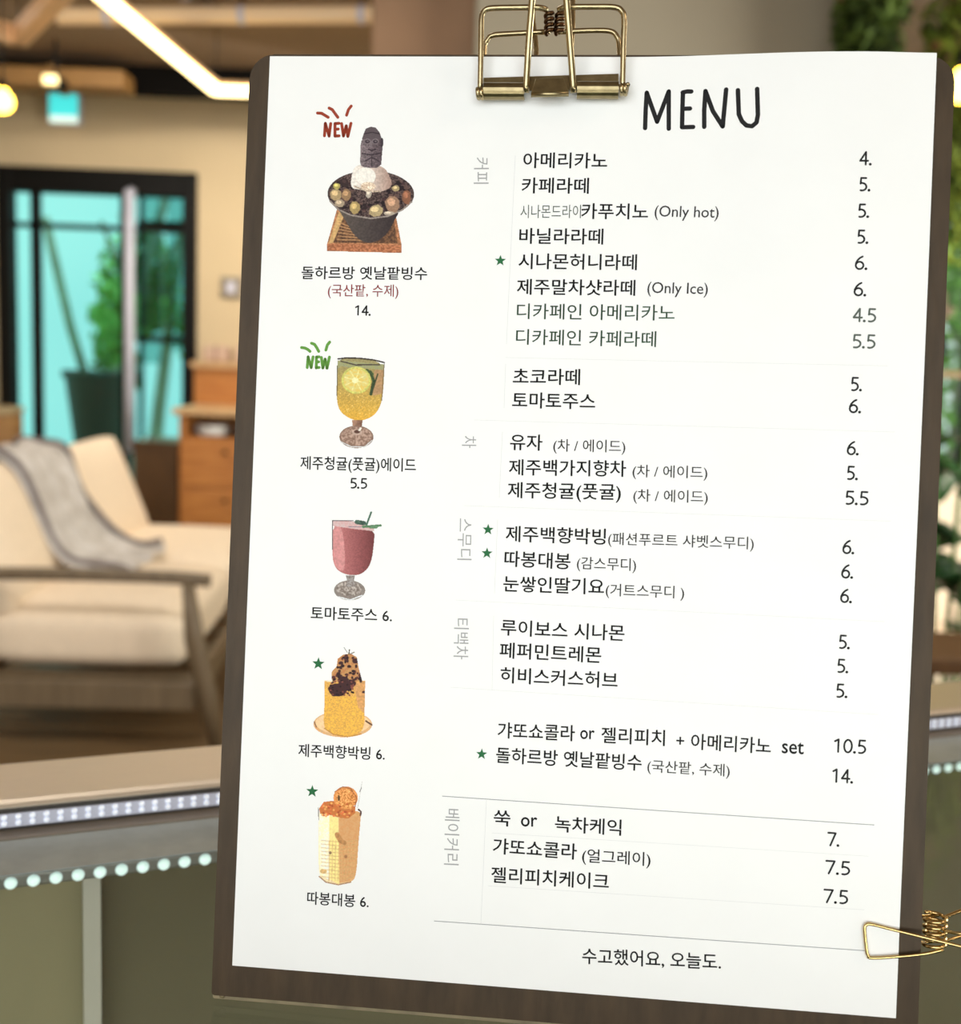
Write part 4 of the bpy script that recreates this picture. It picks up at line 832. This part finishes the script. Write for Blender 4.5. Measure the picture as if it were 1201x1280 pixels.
for i in range(64):
    x = rg.uniform(425, 690); y = rg.uniform(215, 460)
    if abs(x - 565) < (y - 150) * .55: p.ell(x, y, rg.uniform(9, 20), rg.uniform(9, 18), [(62, 36, 36), (90, 48, 44), (44, 26, 30)][rg.integers(3)], grow=False)
for x, y, r in ((470, 540, 85), (540, 500, 70), (600, 480, 42), (430, 530, 50), (440, 580, 30), (714, 560, 16), (520, 450, 50), (640, 270, 34), (500, 290, 22)): p.ell(x, y, r, r * .72, (84, 46, 44), (52, 30, 34), amt=.35, sc=2, grow=False)
for i in range(40): p.ell(rg.uniform(400, 620), rg.uniform(450, 590), 9, 9, [(40, 22, 26), (128, 70, 60)][rg.integers(2)], grow=False)
p.line([(575, 205), (580, 165)], 10, (70, 60, 44)); p.line([(560, 190), (530, 145)], 6, (120, 116, 104)); p.line([(590, 205), (625, 188)], 8, (110, 96, 80)); p.line([(350, 460), (420, 462)], 6, (250, 240, 220))
p.build('passion', 'printed picture of a yellow passion fruit smoothie with dark seeds')

# persimmon smoothie in a tall ribbed glass
p = Print(130, 150, 7.11)
p.poly([(275, 400), (300, 375), (640, 370), (650, 430), (630, 640), (610, 960), (560, 1010), (450, 1035), (340, 1015), (275, 965), (275, 650)], (252, 240, 200), (214, 158, 100), grad='x', amt=.04, sm=2)
p.poly([(275, 400), (370, 420), (366, 990), (290, 940)], (248, 248, 236), (250, 240, 200), amt=.03); p.poly([(370, 420), (450, 440), (460, 1030), (375, 985)], (248, 228, 150), amt=.05); p.poly([(455, 440), (650, 420), (600, 950), (550, 995), (460, 1015)], (226, 172, 118), (206, 150, 98), amt=.08, sc=3)
for k in range(11): p.line([(300, 640 + k * 32), (460, 655 + k * 32), (620, 640 + k * 32)], 4, (206, 166, 108), grow=False)
for k in range(9): p.line([(370 + k * 29, 640), (366 + k * 27, 1000)], 4, (214, 172, 116), grow=False)
p.line([(440, 590), (470, 640)], 44, (188, 136, 86)); p.line([(470, 645), (505, 660)], 38, (188, 136, 86)); p.ell(378, 750, 12, 14, (150, 120, 90)); p.ell(516, 782, 14, 16, (170, 120, 80))
p.line([(280, 960), (340, 1010), (450, 1032), (560, 1008)], 11, (180, 140, 110), amt=.3, sc=2); p.ell(318, 915, 30, 20, (220, 180, 120))
p.line([(272, 350), (276, 460)], 6, (100, 80, 72)); p.line([(630, 365), (652, 385), (648, 415)], 14, (80, 50, 44))
p.poly([(278, 360), (320, 300), (400, 290), (600, 340), (600, 400), (540, 445), (470, 440), (380, 415), (290, 405)], (222, 140, 74), (186, 98, 52), amt=.2, sc=2)
p.ell(515, 262, 108, 100, (226, 150, 84)); p.ell(520, 268, 92, 86, (222, 134, 64), (238, 172, 108), amt=.2, sc=2); p.ell(455, 265, 10, 26, (96, 70, 40))
for i in range(50): p.ell(rg.uniform(300, 580), rg.uniform(310, 430), 10, 9, [(240, 176, 100), (176, 84, 48), (226, 120, 70)][rg.integers(3)], grow=False)
p.line([(420, 210), (490, 165), (560, 180), (612, 260), (600, 340)], 7, (150, 80, 50)); p.line([(622, 350), (640, 250), (662, 120)], 5, (204, 202, 200)); p.line([(638, 212), (655, 175)], 6, (120, 116, 116))
p.build('persimmon', 'printed picture of an orange persimmon smoothie in a tall glass')

# ------------------------------------------------------------------ wire binder clip on the top edge
M_gold = mat('aged_gold_wire', (176, 160, 124), .25, metal=1, var=.15, scale=400)
M_gold2 = mat('antique_gold_plate', (150, 136, 102), .3, metal=1, var=.25, scale=300)
M_dgold = mat('dark_bronze_coil', (92, 66, 44), .3, metal=1)
def mmv(l): return [Vector(p) * mm for p in l]
tc = thing('binder_clip', 'gold wire binder clip on the top edge of the menu board', 'binder clip', mw=BOARD)
K = TOP_CLIP
for k in ('frameL', 'frameR'): obj('front_wire', tube(smoothline(mmv(K[k]), 5), .0009, 10), M_gold, tc, smooth=True)
for k in ('rearL', 'rearR'):
    pts = mmv(K[k]); pts = [Vector((pts[0].x, -.011, -.0055)), Vector((pts[0].x, -.004, -.0068))] + pts[1:]
    obj('rear_wire', tube(smoothline(pts, 5), .00085, 10), M_gold, tc, smooth=True)
obj('front_handle', tube(smoothline(mmv(K['handle']), 5), .00108, 10), M_gold, tc, smooth=True)
rh = mmv(K['rearh']); rh[0].z = rh[-1].z = -.0062
obj('rear_handle', tube(smoothline(rh, 5), .00085, 10), M_gold, tc, smooth=True)
def helix(c, ax, r, turns, L, n=14):
    ax = Vector(ax).normalized(); e1 = ax.orthogonal().normalized(); e2 = ax.cross(e1); c = Vector(c)
    return [c + ax * (L * i / (turns * n)) + (e1 * math.cos(2 * PI * i / n) + e2 * math.sin(2 * PI * i / n)) * r for i in range(turns * n + 1)]
for a, b in ((0, 1), (2, 3)):
    A = Vector(K['coil'][a]) * mm; B = Vector(K['coil'][b]) * mm
    obj('spring_coil', tube(helix(A, B - A, .0012, 4, (B - A).length), .00062, 7), M_dgold, tc, smooth=True)
# rolled jaws: front pieces with a slot for the handle, and the rear jaw behind the board
def jaw(x0, x1, y, z, r, m, sgn=1):
    prof = []
    for i in range(15):
        a = math.radians(-60 + 290 * i / 14); prof.append((y + r * math.cos(a), z + sgn * r * math.sin(a)))
    inner = [(y + (q[0] - y) * .72, z + (q[1] - z) * .72) for q in prof[::-1]]
    return prism(bmesh.new(), [(a * mm, b * mm) for a, b in prof + inner], x0 * mm, x1 * mm)
y0 = K['bar'][0][1]
obj('front_jaw', jaw(71.0, 84.0, -12.3, 3.2, 2.7, M_gold2), M_gold2, tc, smooth=False)
obj('front_jaw', jaw(100.6, 113.6, -11.8, 3.2, 2.7, M_gold2), M_gold2, tc, smooth=False)
pl = K['plate']; a, b, c2, d2 = [Vector(q) * mm for q in pl]
def quadplate(P, t, m, nm):
    bm = bmesh.new(); A = [bm.verts.new(p) for p in P]; B = [bm.verts.new(Vector(p) + Vector((0, 0, t * mm))) for p in P]; bm.faces.new(A); bm.faces.new(B[::-1])
    for i in range(4): bm.faces.new((A[i], A[(i + 1) % 4], B[(i + 1) % 4], B[i]))
    bmesh.ops.bevel(bm, geom=bm.edges[:], offset=.0001, segments=1, affect='EDGES')
    return obj(nm, bm, m, tc)
quadplate([Vector((a.x, a.y, .0009)), Vector((b.x, b.y, .0009)), Vector((d2.x, d2.y - .001, .0016)), Vector((c2.x, c2.y - .001, .0016))], .5, M_gold2, 'jaw_flange')
quadplate([Vector((87.4, -9.2, 5.4)) * mm, Vector((96.2, -8.9, 5.4)) * mm, Vector((98.0, -13.6, 6.4)) * mm, Vector((86.4, -13.9, 6.4)) * mm], .45, M_gold2, 'hinge_tongue')
obj('hinge_tongue_lip', tube([Vector((86.3, -14.3, 6.0)) * mm, Vector((98.1, -14.0, 6.0)) * mm], .0009, 10), M_gold2, tc, smooth=True)
for q in K['eye']:
    h = helix(Vector(q) * mm - Vector((.0008, .0003, 0)), (1, 0, 0), .0015, 2, .0022); obj('wire_eye', tube(h, .0007, 8), M_gold, tc, smooth=True)
obj('rear_jaw', jaw(70, 114.6, -12.9, -6.4, 2.4, M_gold2, -1), M_gold2, tc)

# ------------------------------------------------------------------ sprung wire clip at the lower right edge
sc2 = thing('wire_clip', 'gold sprung wire clip gripping the lower right edge of the board', 'wire clip', mw=BOARD)
M_brass = mat('bright_brass_wire', (205, 176, 120), .2, metal=1)
obj('front_jaw_wire', tube(smoothline(mmv(SIDE_CLIP['front']), 4), .00052, 10), M_brass, sc2, smooth=True)
obj('rear_jaw_wire', tube(smoothline(mmv(SIDE_CLIP['rear']), 4), .00052, 10), M_brass, sc2, smooth=True)
obj('rear_jaw_loop', tube(roundline([Vector(q) * mm for q in ((223, -266, -4.6), (201, -268.5, -4.2), (201, -277.5, -4.2), (223, -274, -4.6))], .002), .00052, 10), M_brass, sc2, smooth=True)
obj('spring_coil', tube(helix(Vector((221.0, -264.9, -1.3)) * mm, (0, -1, 0), .0032, 5, .0095, 18), .00055, 8), M_brass, sc2, smooth=True)
